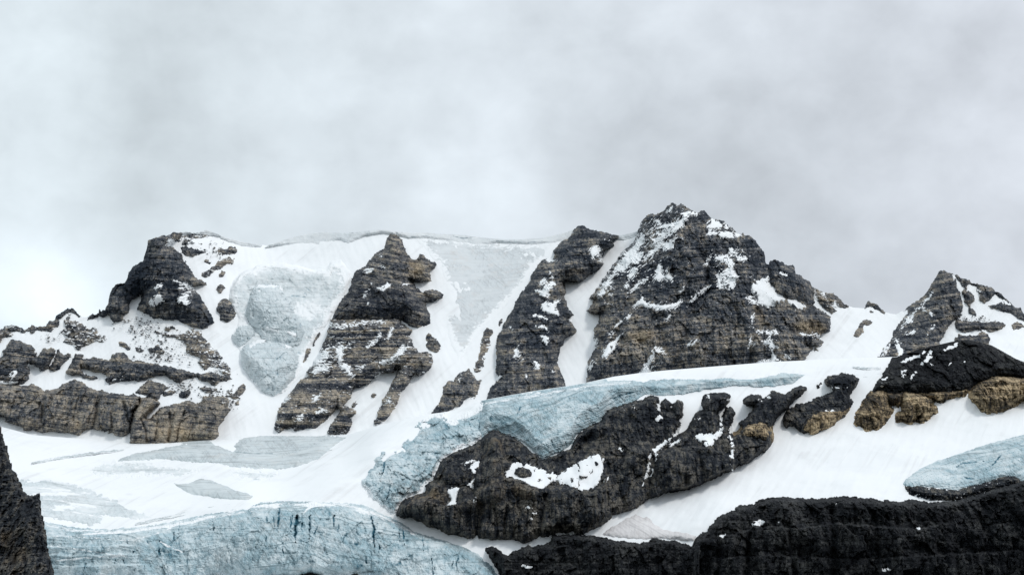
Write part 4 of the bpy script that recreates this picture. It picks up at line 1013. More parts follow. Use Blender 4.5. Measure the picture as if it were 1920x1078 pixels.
sheet('serac', 'wall', [(450,662),(460,647),(480,640),(505,637),(530,642),(550,654),(561,680),(552,705),(538,725),(515,742),(495,735),(470,710),(455,690)],
      ice(H=44, w=9, steep=0.0, lump=4, swirl=10, lay=0.8, layT=4.5, rough=0.4, seed=605, edge=-1, blend=0.3, bk=0.85, frac=0.5, ser=2.4, serS=15), M['serac_ice'], over='headwall', parent=IF, seed=43, rag=3.2, ragS=18,
      patches=[[(470,648,4),(485,640,5),(500,634,4)], [(538,648,4),(546,655,3)], [(496,627,4),(486,636,4)]])
sheet('serac', 'wall', [(433,632),(440,620),(455,610),(475,612),(479,625),(465,640),(448,652)], ice(H=26, w=5, lump=2, swirl=4, seed=607, edge=-1, blend=0.25, bk=0.85, frac=0.5, ser=2.4, serS=15), M['serac_ice'], over='headwall', parent=IF, seed=44, rag=3.2, ragS=18)

SL = sheet('ice_slope', 'wall', [(745,442),(780,440),(830,443),(900,450),(985,453),(1035,455),(1047,461),(1037,478),(1018,487),(1000,505),(988,525),(976,542),(958,560),(938,585),(925,598),(912,610),(897,625),(887,640),(877,660),(862,680),(850,692),(854,670),(850,650),(840,630),(835,605),(833,590),(836,570),(840,550),(835,530),(828,510),(820,495),(805,480),(795,465),(785,452),(770,447)],
      ice(H=2.0, w=9, lump=1.2, swirl=10, lay=0.12, layT=3, rough=0.15, seed=611, edge=-1.2, blend=0.8, blendw=14, dust=0.12, dusts=[(850,665,8,24,0.3),(905,600,30,5,0.1),(925,610,8,20,0.3)]), M['grey_ice'], seed=45, smooth=True, rag=2.5, ragS=30, skirt=10, step=2.0)
tag(SL, 'smooth grey bare ice slope under the long summit cornice', 'ice slope')

def cornice(label, poly, thick, seed, out=9.0, cks=()):
    def fn(h, px, py, sd):
        t = np.clip((py - skyline(px, 0)) / thick, 0, 1)
        return np.where(sd > -1, out * (1 - t) ** 0.8 * sstep(-2, 4, sd) + 1.5 * fbm(px / 14, py / 9, 3, seed), -1.0)
    o = sheet('cornice', 'wall', poly, ice(H=0, lump=0, lay=0.2, rough=0.2, seed=seed, fn=fn, swirl=3, cracks=cks), M['cornice_snow'], seed=46, smooth=True, rag=1.0, round_top=0.0, skirt=45, step=1.2, margin=1.0)
    if o: tag(o, label, 'cornice')
    return o
cornice('short snow cornice right of the left summit', [(410,438),(425,443),(440,447),(475,454),(492,457),(488,462),(470,462),(450,458),(430,452),(414,446)], 6, 621, 6)
cornice('long rounded snow cornice above the icefall', [(498,464),(510,452),(525,446),(545,440),(590,430),(640,430),(690,426),(720,424),(746,430),(742,441),(728,438),(712,437),(690,441),(672,447),(652,455),(640,450),(625,451),(608,455),(580,458),(545,459),(515,461)], 18, 623, 11)
cornice('cracked snow cornice along the crest above the grey ice slope', [(738,428),(800,428),(850,431),(900,438),(945,441),(1000,440),(1040,433),(1078,422),(1079,432),(1072,444),(1056,452),(1030,456),(1000,458),(960,456),(930,455),(905,459),(890,460),(875,458),(855,455),(830,450),(800,447),(770,446),(745,442)], 15, 625, 9, [([(770,444),(800,443),(820,447)], 1.0, 3), ([(850,443),(870,447),(890,444),(905,447)], 1.3, 3), ([(800,452),(825,459),(860,460)], 1.0, 2), ([(930,452),(960,454)], 0.9, 2), ([(990,455),(1020,452)], 0.9, 2)])
cornice('small snow cornice in the notch left of the highest peak', [(1130,432),(1150,435),(1163,435),(1197,428),(1200,436),(1188,444),(1172,449),(1158,448),(1146,444)], 8, 627, 7)
cornice('snow cap on top of the left summit tower', [(276,440),(290,440),(320,434),(350,429),(386,426),(412,436),(415,444),(402,441),(380,439),(360,438),(338,441),(322,444),(308,450),(292,448),(280,452)], 7, 629, 10)
cornice('little snow lip on the dark left ridge', [(207,548),(210,536),(216,528),(235,526),(234,536),(224,540),(212,546)], 8, 631, 45)
# ------------------------------------------------------------------ hanging glacier and middle cliff
HG = thing('hanging_glacier', 'blue green hanging glacier front breaking off above the dark middle cliff', 'glacier', spot('front', 1000, 860))
BI = M['blue_ice']
sheet('ice_front', 'front', [(908,752),(925,747),(960,743),(1000,738),(1060,728),(1100,721),(1130,717),(1150,714),(1180,712),(1210,716),(1234,724),(1215,735),(1195,750),(1185,755),(1170,760),(1150,765),(1140,770),(1132,780),(1126,792),(1110,797),(1095,805),(1080,815),(1074,828),(1065,838),(1050,847),(1035,852),(1020,860),(1008,852),(996,843),(985,832),(975,825),(960,818),(945,813),(925,810),(912,816),(905,822),(898,815),(896,790),(902,770)],
      ice(H=30, w=9, steep=0.12, lump=11, lumpS=70, tilt=-0.45, swirl=26, lay=1.7, layT=4.5, rough=0.6, seed=701, frac=0.34, ser=1.4, serS=34, edge=-1, snowlines=[([(905,757),(1000,742),(1100,725),(1180,716)], 5.0)],
          cracks=[([(975,762),(968,782)], 1.3, 4), ([(1148,748),(1180,737),(1200,733)], 1.6, 4), ([(1060,830),(1065,842)], 1.2, 3), ([(1035,825),(1038,842)], 1.0, 3)],
          deeps=[(1060,772,34,8,0.42),(985,762,26,10,0.30),(1190,740,16,8,0.45),(1120,735,26,6,0.2),(930,790,20,14,0.2)]), BI, parent=HG, seed=51, rag=1.6)
sheet('icefall', 'front', [(783,786),(812,777),(834,772),(837,783),(850,788),(868,780),(890,772),(906,758),(908,780),(912,805),(908,816),(890,832),(868,838),(845,853),(828,865),(820,885),(812,898),(798,906),(785,925),(765,932),(750,948),(743,966),(728,958),(712,948),(698,936),(690,920),(672,906),(680,890),(664,872),(688,862),(682,846),(708,840),(716,826),(742,824),(752,810),(768,812),(762,798)],
      ice(H=26, w=32, steep=0.0, lump=8, lumpS=30, swirl=10, lay=0.6, rough=0.9, seed=703, ser=6.5, serS=15, frac=0.4, edge=-1, blend=0.95, blendw=8,
          cracks=[([(722,855),(720,878),(710,903)], 1.4, 6), ([(733,908),(722,945)], 1.2, 5), ([(692,928),(694,938)], 1.2, 4)],
          deeps=[(838,800,10,14,0.55),(815,848,9,12,0.6),(822,830,8,10,0.3),(757,838,6,8,0.4),(775,826,4,4,0.7),(788,900,14,12,0.2)], dusts=[(700,860,12,16,0.45),(850,792,10,4,0.7),(825,778,12,4,0.3),(740,830,16,6,0.4)]), BI, parent=HG, seed=52, rag=3)
sheet('ice_band', 'front', [(1195,722),(1215,713),(1250,711),(1280,711),(1310,712),(1340,710),(1370,708),(1400,712),(1430,708),(1450,703),(1470,699),(1490,700),(1512,703),(1497,711),(1487,719),(1460,723),(1430,725),(1400,723),(1370,723),(1345,727),(1320,729),(1300,734),(1280,739),(1260,741),(1240,742),(1215,740),(1200,734)],
      ice(H=24, w=5, lump=4, swirl=6, lay=0.9, seed=705, frac=0.25, deeps=[(1340,721,60,7,0.5),(1460,713,40,7,0.55),(1270,728,30,7,0.4)]), BI, parent=HG, seed=53, rag=1.6)

MC = thing('rock_cliff', 'dark brown middle cliff below the hanging glacier, vertical ribs and snow pockets', 'cliff', spot('front', 1100, 1000))
cliff_poly = [(744,963),(748,948),(760,936),(772,930),(790,926),(800,922),(797,910),(805,903),(818,901),(812,896),(818,888),(826,868),(832,860),(845,852),(870,838),(890,832),(908,817),(925,810),(945,813),(962,818),(978,826),(990,838),(1005,850),(1018,858),(1035,853),(1050,848),(1068,838),(1076,826),(1082,814),(1096,804),(1112,796),(1126,790),(1133,778),(1142,768),(1155,764),(1172,758),(1190,753),(1205,752),(1214,745),(1220,742),(1234,744),(1236,755),(1237,765),(1240,752),(1248,748),(1256,753),(1259,762),(1259,772),(1262,758),(1270,750),(1278,752),(1281,765),(1280,780),(1272,786),(1277,793),(1270,806),(1268,816),(1278,812),(1290,800),(1298,783),(1305,775),(1312,770),(1320,768),(1316,758),(1322,745),(1330,738),(1345,738),(1365,737),(1369,742),(1366,755),(1355,765),(1345,775),(1352,785),(1360,765),(1372,762),(1378,772),(1376,785),(1372,795),(1371,808),(1377,814),(1390,803),(1384,792),(1395,786),(1405,775),(1412,768),(1415,760),(1402,758),(1396,755),(1398,748),(1410,740),(1425,740),(1430,748),(1440,745),(1448,735),(1460,740),(1475,738),(1490,728),(1500,724),(1512,727),(1510,733),(1495,745),(1485,755),(1478,765),(1468,772),(1460,780),(1453,790),(1452,797),(1445,803),(1450,815),(1448,828),(1440,840),(1425,852),(1405,868),(1385,872),(1376,880),(1360,884),(1340,895),(1310,910),(1285,918),(1250,922),(1225,932),(1205,942),(1180,957),(1150,965),(1130,980),(1110,990),(1092,1000),(1084,1003),(1075,996),(1040,1000),(1010,1006),(995,1012),(985,1018),(970,1012),(950,1008),(930,1009),(905,1010),(880,1008),(860,1000),(840,998),(825,990),(800,985),(790,978),(783,972),(770,966),(755,968)]
sheet('rock_wall', 'front', cliff_poly,
      rock(H=20, w=3.5, steep=0.22, pyb=1000, lump=7, lumpS=55, fac=1.4, seed=711, bed=0.26, T=20, blk=1.4, Wc=16, vert=3.2, vS=13, grit=0.7, tone=0.09, dust=-0.04,
           tans=[(830,920,40,22,0.35),(930,895,30,40,0.3),(1000,915,60,14,0.2),(1180,830,40,14,0.25),(1330,800,30,30,0.12)], tan=-0.12,
           tones=[(1060,950,130,36,0.10),(1280,870,70,36,0.06),(840,965,70,22,0.06),(1440,770,45,28,-0.3),(1250,790,60,40,-0.08),(1340,760,40,30,-0.12),(1320,880,80,30,-0.05),(925,870,18,50,0.16)],
           ridges=[([(928,815),(930,870),(925,930)], 16, 16), ([(1210,760),(1160,850),(1120,960)], 22, 9)],
           steps=[([(744,938),(800,932),(840,948),(870,940),(900,916),(945,893),(975,900),(1015,916),(1050,910),(1090,921),(1125,912),(1140,890)], 22), ([(1175,838),(1230,846),(1290,838),(1330,838),(1375,858)], 18), ([(860,880),(905,872),(950,868)], 10)],
           cracks=[([(900,945),(893,1005)], 7, 16), ([(1022,930),(1010,1000)], 6, 14), ([(1225,862),(1214,930)], 8, 16), ([(1312,850),(1320,905)], 6, 12), ([(1298,790),(1250,848)], 6, 10), ([(880,930),(875,985)], 5, 10), ([(1165,900),(1170,950)], 5, 9), ([(1140,870),(1138,960)], 3, 7), ([(1075,930),(1060,985)], 4, 7), ([(950,950),(945,1000)], 3.5, 7), ([(1290,860),(1288,905)], 4, 7), ([(965,832),(1000,852),(1020,866),(1060,862),(1100,825)], 17, 30), ([(850,862),(880,848),(905,838)], 12, 20)]),
      D_, parent=MC, seed=61, rag=2.0, key='mid',
      patches=[[(945,872),(960,868),(985,868),(1005,875),(1020,880),(1034,884),(1046,892),(1040,902),(1028,908),(1016,915),(996,912),(985,905),(975,898),(960,895),(948,892),(945,880)], [(1042,898),(1052,886),(1075,872),(1095,860),(1112,852),(1124,853),(1133,860),(1130,880),(1125,900),(1115,912),(1100,918),(1090,920),(1080,913),(1070,912),(1060,906),(1052,908)],
               [(858,888),(870,884),(882,876),(890,866),(902,860),(898,872),(893,882),(890,888),(880,879),(870,887)], [(872,910),(884,903),(892,895),(890,905),(888,917),(880,912)], [(864,872,1.5),(876,868,2.5),(888,862,2.5)],
               [(831,918),(848,915),(863,913),(857,925),(856,946),(838,946),(847,936),(840,926)], [(922,860,2.5),(930,861,3)], [(890,936,4.5)], [(988,950,3),(996,953,3)], [(1000,962,2),(1006,961,2)], [(992,972,2),(998,973,2)],
               [(1281,795,3),(1268,812,3),(1250,828,3.5),(1235,838,4),(1218,848,4),(1202,856,2)], [(1275,825,3),(1255,835,3)], [(1220,853,3),(1214,885,3),(1205,910,1.5)], [(1231,848,2.5),(1229,866,1.5)], [(1224,880,1.5),(1221,892,1.5)],
               [(1302,818),(1315,812),(1330,814),(1345,810),(1358,808),(1350,818),(1342,825),(1338,832),(1325,838),(1318,830),(1308,824)], [(1372,800,3),(1369,816,4),(1373,830,3),(1373,850,3),(1371,857,4.5)], [(1352,784,3),(1353,800,2),(1348,808,2)], [(1163,842,3.5),(1165,846,2)], [(1168,768,2.5)], [(1187,763,3),(1190,767,2)], [(1233,757,2),(1234,768,4)], [(1238,782,4.5),(1232,786,3)], [(1142,890,1.5),(1134,903,3)],
               [(1330,742,3),(1328,750,2)], [(1362,747,3)], [(1420,747,3),(1428,753,2)], [(1440,742,2.5),(1446,750,2.5)], [(1304,785,2),(1310,786,2)], [(846,930,2)], [(1373,872,1.5),(1373,884,2)]])
def rib(poly, seed, mat=None, **k):
    a = dict(H=15, w=9, steep=0.06, lump=4, lumpS=30, seed=seed, vert=2.2, vS=10, T=12, bed=0.2, dust=-0.2)
    a.update(k)
    sheet('rock_rib', 'front', poly, rock(**a), mat or D_, parent=MC, seed=seed % 47, over='mid')
rib([(912,838),(918,816),(928,811),(940,820),(946,842),(950,860),(962,868),(958,880),(948,884),(944,900),(950,915),(945,935),(930,942),(905,945),(890,935),(888,915),(890,895),(898,875),(904,858)], 717, tan=0.35, tone=0.12)
rib([(855,945),(858,925),(862,915),(872,910),(884,916),(890,925),(888,945),(880,960),(868,962),(858,958)], 718, tan=0.3, tone=0.08)
rib([(760,960),(765,940),(780,930),(800,926),(806,908),(820,903),(838,912),(842,930),(835,945),(815,950),(795,962),(775,962)], 719, tan=0.4, tone=0.14)
rib([(828,888),(836,872),(850,868),(868,878),(880,880),(878,896),(866,906),(845,908),(830,902)], 720, tan=0.1, tone=0.05)
rib([(958,912),(970,898),(985,906),(1005,912),(1015,925),(1005,940),(985,935),(965,930)], 721, tan=0.35, tone=0.12)
rib([(1030,915),(1045,912),(1062,910),(1075,918),(1085,935),(1080,965),(1068,985),(1050,988),(1035,970),(1028,940)], 722, tone=0.10)
rib([(1090,935),(1105,922),(1120,915),(1130,930),(1128,960),(1115,982),(1100,985),(1092,965)], 724, tone=0.08)
rib([(1180,840),(1200,825),(1220,830),(1225,845),(1205,860),(1190,880),(1180,920),(1165,935),(1158,900),(1165,865)], 726, tone=0.05, tan=0.1)
rib([(1235,850),(1260,838),(1290,842),(1305,860),(1300,890),(1280,908),(1250,915),(1232,905),(1228,875)], 727, tone=0.07, tan=0.05)
sheet('tan_block', 'front', [(1376,816),(1390,805),(1400,798),(1410,792),(1430,792),(1444,802),(1451,815),(1448,825),(1430,824),(1410,818),(1390,817)],
      rock(H=9, w=5, steep=0.1, lump=2, seed=713, vert=1.6, vS=8, dust=-0.2), T_, parent=MC, seed=62, over='mid')
outcrop('brown boulder sitting in the snow pocket of the middle cliff', [(962,889),(968,878),(978,874),(990,878),(999,888),(997,894),(985,895),(972,894)], 715, layer='front', mat=D_, H=18, w=4, edge=2, tan=0.1, tone=0.1, skirt=30, lump=1.5, over='mid', bk=4.0)

O2 = thing('rock_outcrop', 'dark rounded outcrop with a tan foot between the cliff and the black dome', 'rock', spot('front', 1540, 812))
sheet('rock_wall', 'front', [(1467,795),(1468,780),(1478,768),(1490,760),(1510,757),(1530,748),(1545,740),(1560,735),(1558,725),(1545,722),(1546,712),(1553,705),(1565,702),(1580,700),(1600,704),(1612,710),(1608,718),(1605,726),(1598,732),(1592,742),(1597,755),(1592,765),(1590,770),(1584,780),(1570,790),(1562,800),(1545,806),(1530,815),(1520,814),(1515,808),(1505,812),(1498,808),(1490,800),(1480,800),(1474,805)],
      rock(H=22, w=4, steep=0.25, fac=1.3, pyb=812, lump=5, seed=721, vert=1.0, T=14, bed=0.25, tone=0.05, tones=[(1585,720,30,22,-0.3)], tilt=-0.2, dust=-0.15), D_, parent=O2, seed=63, key='o2',
      patches=[[(1548,772,2),(1572,770,2)], [(1560,725,3),(1575,727,1.5)], [(1590,727,2)]])
sheet('tan_foot', 'front', [(1503,808),(1510,795),(1525,778),(1540,771),(1560,770),(1580,768),(1592,766),(1584,780),(1570,790),(1560,802),(1545,807),(1530,816),(1519,816),(1515,808)],
      rock(H=9, w=6, steep=0.1, lump=3, seed=723, vert=1.2, vS=9, tilt=-0.35, T=6, bed=0.4, dust=-0.2), T_, parent=O2, seed=64, over='o2')
outcrop('little black rock above the dark rounded outcrop', [(1530,729),(1532,720),(1540,714),(1544,720),(1536,728)], 725, layer='front', mat=K_, H=8)

# ------------------------------------------------------------------ black dome at right
DM = thing('rock_dome', 'black rock dome with tan pillars at its foot, right side', 'rock', spot('front', 1760, 790))
sheet('dome_top', 'front', [(1635,737),(1640,722),(1650,708),(1658,695),(1665,685),(1672,675),(1690,660),(1720,646),(1760,636),(1800,626),(1830,628),(1865,638),(1900,658),(1940,676),(2040,695),(2040,718),(1920,709),(1895,706),(1870,707),(1850,713),(1838,717),(1828,723),(1822,730),(1805,734),(1790,736),(1765,737),(1745,735),(1720,740),(1700,736),(1680,740),(1665,738),(1650,732)],
      rock(H=26, w=8, steep=0.15, lump=6, lumpS=60, fac=1.5, seed=731, vert=0.9, bed=0.2, T=10, tilt=0.3, blk=1.0, tone=0.0, tones=[(1890,680,50,30,0.12),(1650,725,14,12,0.1)], dust=-0.2), K_, parent=DM, seed=65,
      patches=[[(1690,680,1.5),(1705,673,3.5),(1722,668,3.5),(1732,661,3)], [(1745,658,3.5),(1742,668,4),(1735,678,4),(1727,684,2)], [(1768,661),(1775,650),(1785,645),(1795,641),(1799,648),(1790,652),(1778,656)], [(1690,697,3),(1702,694,2)], [(1693,704,3.5),(1697,704,2)], [(1717,696,2.5),(1708,710,2)], [(1655,712,3.5),(1664,708,2)], [(1653,723,3.5)], [(1782,680,2.5),(1778,684,1.5)], [(1746,684,2.5)], [(1807,678,2)]])
def pillar(poly, seed, **k):
    a = dict(H=38, w=4, steep=0.22, fac=1.3, pyb=800, lump=2.5, lumpS=25, seed=seed, vert=3.0, vS=8, T=6, bed=0.3, edge=3, dust=-0.25)
    a.update(k)
    sheet('tan_pillar', 'front', poly, rock(**a), T_, parent=DM, seed=seed % 29, rag=1.6)
pillar([(1604,793),(1606,780),(1615,765),(1626,748),(1636,735),(1650,731),(1660,739),(1665,750),(1668,762),(1672,768),(1664,780),(1655,792),(1645,800),(1625,804),(1618,798),(1608,797)], 741, tilt=0.2, tones=[(1632,755,20,20,-0.22)])
pillar([(1664,740),(1675,738),(1692,734),(1693,745),(1690,756),(1684,763),(1678,756),(1672,760),(1667,750)], 743, tone=-0.2, H=30)
pillar([(1692,742),(1700,735),(1720,739),(1735,742),(1748,747),(1750,753),(1745,760),(1754,765),(1755,772),(1745,780),(1738,785),(1728,790),(1722,788),(1725,780),(1715,785),(1707,792),(1698,788),(1690,785),(1684,787),(1683,780),(1692,770),(1692,755)], 745, bed=0.5, tone=0.06, cracks=[([(1729,748),(1731,770),(1722,785)], 1.6, 6), ([(1705,770),(1703,788)], 1.2, 4)])
pillar([(1735,740),(1750,735),(1775,734),(1800,734),(1813,731),(1806,739),(1795,738),(1780,744),(1765,752),(1752,749),(1745,746)], 747, H=28, tone=-0.05)
pillar([(1821,742),(1822,732),(1828,724),(1838,717),(1850,711),(1870,705),(1895,706),(1930,709),(2040,717),(2040,755),(1935,750),(1918,746),(1905,756),(1890,764),(1870,771),(1855,774),(1845,771),(1838,761),(1833,753),(1825,749)], 749, cracks=[([(1878,705),(1876,740)], 1.5, 5), ([(1902,706),(1898,735),(1905,750)], 1.5, 5), ([(1915,710),(1912,740)], 1.8, 6), ([(1858,712),(1856,745)], 1.2, 4), ([(1838,720),(1845,750)], 1.2, 4)])

# ------------------------------------------------------------------ right glacier tongue
RG = thing('glacier_tongue', 'small blue glacier tongue with a dirty dark rim at the right edge', 'glacier', spot('front', 1820, 935))
sheet('ice_tongue', 'front', [(1692,908),(1697,895),(1710,885),(1730,875),(1760,862),(1790,852),(1820,842),(1850,832),(1885,822),(1920,812),(2040,790),(2040,905),(1935,905),(1915,902),(1905,896),(1890,896),(1872,898),(1860,904),(1835,910),(1810,917),(1795,922),(1780,920),(1760,917),(1740,914),(1720,914),(1705,917)],
      ice(H=17, w=14, lump=4, lumpS=40, tilt=-0.25, swirl=16, lay=2.0, layT=4.0, rough=0.5, seed=801, frac=0.2, steep=0.05, deeps=[(1870,870,50,18,0.15)],
          cracks=[([(1792,876),(1806,868),(1850,864)], 1.3, 3), ([(1878,853),(1862,870),(1850,880)], 1.5, 4), ([(1810,895),(1828,898)], 2, 3)], dusts=[(1720,885,22,9,0.30),(1910,860,12,3,0.5),(1830,848,80,3,0.25)]), BI, parent=RG, seed=71, rag=1.5)
sheet('debris_rim', 'front', [(1698,911),(1720,913),(1745,917),(1770,919),(1795,921),(1815,913),(1840,907),(1862,901),(1875,894),(1905,893),(1909,903),(1890,911),(1870,916),(1840,923),(1815,929),(1790,936),(1765,937),(1745,933),(1725,928),(1708,921)],
      rock(H=19, w=4, steep=0, lump=2.5, lumpS=14, seed=803, dust=0.10, T=3, Wc=5, tone=-0.02, vert=0.5, edge=3), D_, parent=RG, seed=72, rag=2.5, ragS=7)

# ------------------------------------------------------------------ bottom cliffs
C1 = thing('rock_cliff', 'big black cliff filling the lower right corner, faint vertical ribs', 'cliff', spot('front', 1600, 1078))
sheet('rock_wall', 'front', [(1294,1130),(1297,1040),(1303,1020),(1310,1003),(1322,998),(1330,988),(1340,980),(1345,970),(1360,962),(1380,957),(1380,952),(1395,948),(1412,946),(1425,940),(1440,937),(1452,933),(1465,932),(1490,935),(1525,936),(1560,933),(1575,932),(1600,934),(1620,934),(1640,938),(1656,942),(1663,936),(1668,940),(1690,940),(1712,935),(1722,938),(1740,941),(1760,941),(1785,940),(1805,935),(1830,928),(1860,918),(1890,910),(1912,902),(1940,895),(2040,890),(2040,1130)],
      rock(H=30, w=3.5, steep=0.35, pyb=1110, lump=8, lumpS=50, fac=2.1, seed=811, vert=2.2, vS=16, bed=0.3, T=20, blk=1.6, Wc=20, grit=0.8, tone=0.0, dust=-0.1, tans=[(1390,1010,50,40,0.12),(1600,1050,30,30,0.15)],
           tones=[(1380,1000,60,60,0.12),(1500,1000,80,60,0.10),(1590,1040,25,50,0.10),(1760,960,60,20,0.08)],
           steps=[([(1300,1010),(1340,1006),(1380,1000),(1420,985),(1500,990),(1560,980),(1640,985),(1720,992),(1790,975)], 14), ([(1330,1045),(1450,1040),(1600,1048),(1750,1040),(1920,1030)], 12)],
           cracks=[([(1405,1000),(1400,1075)], 7, 14), ([(1480,985),(1490,1075)], 6, 12), ([(1560,960),(1565,1075)], 6, 12), ([(1790,960),(1770,1000),(1760,1075)], 12, 14), ([(1845,945),(1850,1075)], 9, 10), ([(1350,1020),(1345,1075)], 6, 10), ([(1640,960),(1645,1075)], 5, 8)]), K_, parent=C1, seed=81,
      patches=[[(1406,985),(1415,976),(1428,974),(1440,978),(1438,981),(1425,985)], [(1345,1009,2),(1352,1006,3),(1359,1003,2)], [(1655,1068,3.5),(1668,1066,3)], [(1722,990,3.5),(1722,994,3)], [(1566,946,2),(1570,947,1.5)], [(1460,977,2)], [(1686,982,1.5)]])
C2 = thing('rock_cliff', 'low black cliff at the bottom centre under the dirty snow fan', 'cliff', spot('front', 1120, 1078))
sheet('rock_wall', 'front', [(912,1028),(925,1026),(940,1033),(952,1042),(960,1036),(972,1032),(980,1025),(990,1022),(1000,1025),(1020,1020),(1032,1015),(1035,1003),(1060,1002),(1080,1001),(1095,1002),(1120,1008),(1150,1012),(1175,1015),(1200,1018),(1220,1014),(1228,1010),(1245,1012),(1265,1013),(1280,1020),(1295,1026),(1300,1024),(1308,1012),(1312,1040),(1312,1130),(925,1130),(945,1085),(932,1060),(920,1042)],
      rock(H=24, w=3.5, steep=0.3, pyb=1110, lump=7, lumpS=45, fac=2.0, seed=821, vert=1.8, vS=14, bed=0.3, T=18, grit=0.8, tone=0.0, dust=-0.25, tones=[(1000,1050,60,30,0.08),(1240,1060,40,40,-0.08)]), K_, parent=C2, seed=82,
      patches=[[(980,1060,2),(990,1063,3),(998,1061,2)], [(1022,1050,1.5)]])

# ------------------------------------------------------------------ lower glacier
_rc = random.Random(4)
HAIR = []
for _ in range(18):
    x_ = _rc.uniform(300, 860); t_ = 950 + max(0, x_ - 700) * 0.45 + _rc.uniform(6, 70); l_ = _rc.uniform(14, 46)
    HAIR.append(([(x_, t_), (x_ + _rc.uniform(-4, 3), t_ + l_)], _rc.uniform(0.6, 1.3), _rc.uniform(3, 6)))
for _ in range(14):
    x_ = _rc.uniform(110, 300); t_ = _rc.uniform(1005, 1060); l_ = _rc.uniform(6, 14)
    HAIR.append(([(x_, t_), (x_ + _rc.uniform(-6, 6), t_ + l_)], _rc.uniform(0.6, 1.1), 3))
LG = thing('lower_glacier', 'blue lower glacier front with deep upright crevasses along the bottom', 'glacier', spot('front', 500, 1078))
def lg_fn(h, px, py, sd):
    # overhang above the hollow at the foot of the ice
    hol = np.exp(-((px - 600) / 130.0) ** 2) * sstep(1058, 1078, py + 4 * fbm(px / 30, py / 30, 2, 77))
    ter = np.zeros_like(px)
    for k, (y0, amp) in enumerate([(1003, 9), (1024, 8), (1040, 8), (1060, 7)]):
        yy = y0 + 4 * fbm(px / 40 + k * 3, px * 0, 3, 78) - 0.02 * (px - 160)
        ter = ter + amp * sstep(-2.0, 1.5, py - yy) * np.exp(-np.maximum(py - yy, 0) / 9.0)
    ter = ter * (1 - sstep(230, 310, px))
    return h - 22 * hol + ter
sheet('ice_front', 'front', [(40,968),(90,978),(120,984),(160,990),(200,992),(240,990),(290,983),(340,973),(390,962),(445,953),(465,955),(475,946),(500,941),(530,938),(560,937),(600,936),(650,941),(690,948),(715,962),(740,972),(755,980),(775,995),(800,1003),(840,1015),(870,1025),(895,1042),(910,1055),(925,1070),(945,1090),(960,1130),(40,1130)],
      ice(H=26, w=9, lump=11, lumpS=60, tilt=0.1, swirl=18, lay=1.2, layT=4.5, rough=0.9, seed=901, frac=0.5, ser=2.2, serS=24, steep=0.10, edge=-1, fn=lg_fn, snowlines=[([(90,986),(160,995),(240,995),(340,979),(445,960),(530,944),(650,947),(715,968),(780,1000)], 6.0), ([(100,1003),(180,1009),(240,1013),(290,1001),(320,990)], 2.2), ([(90,1022),(160,1031),(220,1040),(246,1046)], 2.0), ([(105,1051),(160,1045),(230,1042)], 2.2), ([(180,1059),(232,1064)], 1.6), ([(150,1002),(250,996),(330,985),(400,968)], 1.6), ([(300,1015),(330,1030),(345,1034)], 3.0), ([(420,958),(470,950),(520,944)], 2.0), ([(592,940),(582,950),(568,962)], 4.0)],
          cracks=[([(499,966),(500,985)], 1.4, 4), ([(524,952),(521,992)], 2.0, 8), ([(546,968),(545,998)], 1.4, 5), ([(557,966),(555,990),(553,1018)], 3.0, 14), ([(581,965),(579,1012)], 1.8, 9), ([(627,966),(625,990)], 2.0, 6), ([(697,968),(701,1000),(702,1036)], 2.0, 9), ([(686,1042),(688,1060)], 1.3, 4), ([(512,968),(516,996)], 1.1, 4), ([(650,1000),(640,1020)], 1.0, 3), ([(755,990),(758,1020)], 1.6, 5), ([(595,985),(585,1010)], 1.2, 3)] + HAIR,
          deeps=[(560,1000,70,24,0.30),(330,1030,70,22,0.30),(700,1010,70,22,0.24),(150,1030,60,20,0.15)], dusts=[(520,950,12,3,0.4),(600,945,30,4,0.3),(680,960,24,8,0.25),(120,1040,80,40,0.10)]), BI, parent=LG, seed=91, rag=1.8)
sheet('dark_hollow_rock', 'front', [(505,1105),(525,1078),(545,1073),(570,1071),(600,1075),(640,1081),(660,1073),(690,1070),(715,1075),(735,1105)], rock(H=48, w=4, steep=0, lump=2, seed=903, dust=-0.3), K_, parent=LG, seed=92)  # black rock at the foot, doubling as the darkness of the hollow

# ------------------------------------------------------------------ snowfield features
EI = sheet('ice_cliff', 'front', [(215,866),(250,852),(300,841),(340,833),(380,830),(410,836),(436,846),(442,840),(437,836),(447,826),(460,817),(480,812),(520,810),(560,813),(600,817),(640,818),(655,817),(635,830),(615,845),(600,858),(580,868),(555,876),(520,880),(490,878),(460,874),(430,870),(400,868),(370,868),(330,862),(300,860),(250,864)],
      ice(H=11, w=6, lump=2.5, lumpS=50, swirl=6, lay=0.9, layT=4.2, rough=0.25, seed=911, edge=-1, steep=0.35, tilt=-0.03, cracks=[([(531,812),(532,822)], 1.5, 5), ([(436,846),(470,850),(510,850),(530,856)], 1.2, 2)], dusts=[(290,855,50,8,0.2),(560,868,40,6,0.1)]), M['firn_ice'], seed=93, smooth=True, rag=1.6)
tag(EI, 'long grey layered ice cliff across the snowfield below the brown cliffs', 'ice cliff')
EB = sheet('ice_cliff', 'front', [(318,903),(340,905),(355,903),(368,898),(380,896),(400,901),(425,911),(445,919),(465,925),(472,930),(465,935),(440,936),(410,934),(380,929),(350,922),(330,911)],
      ice(H=9, w=5, lump=1.5, swirl=4, lay=0.9, layT=3.6, rough=0.2, seed=913, edge=-1, steep=0.3, tilt=0.12), M['firn_ice'], seed=94, smooth=True, rag=1.2)
tag(EB, 'small lens shaped grey ice cliff alone in the snowfield', 'ice cliff')
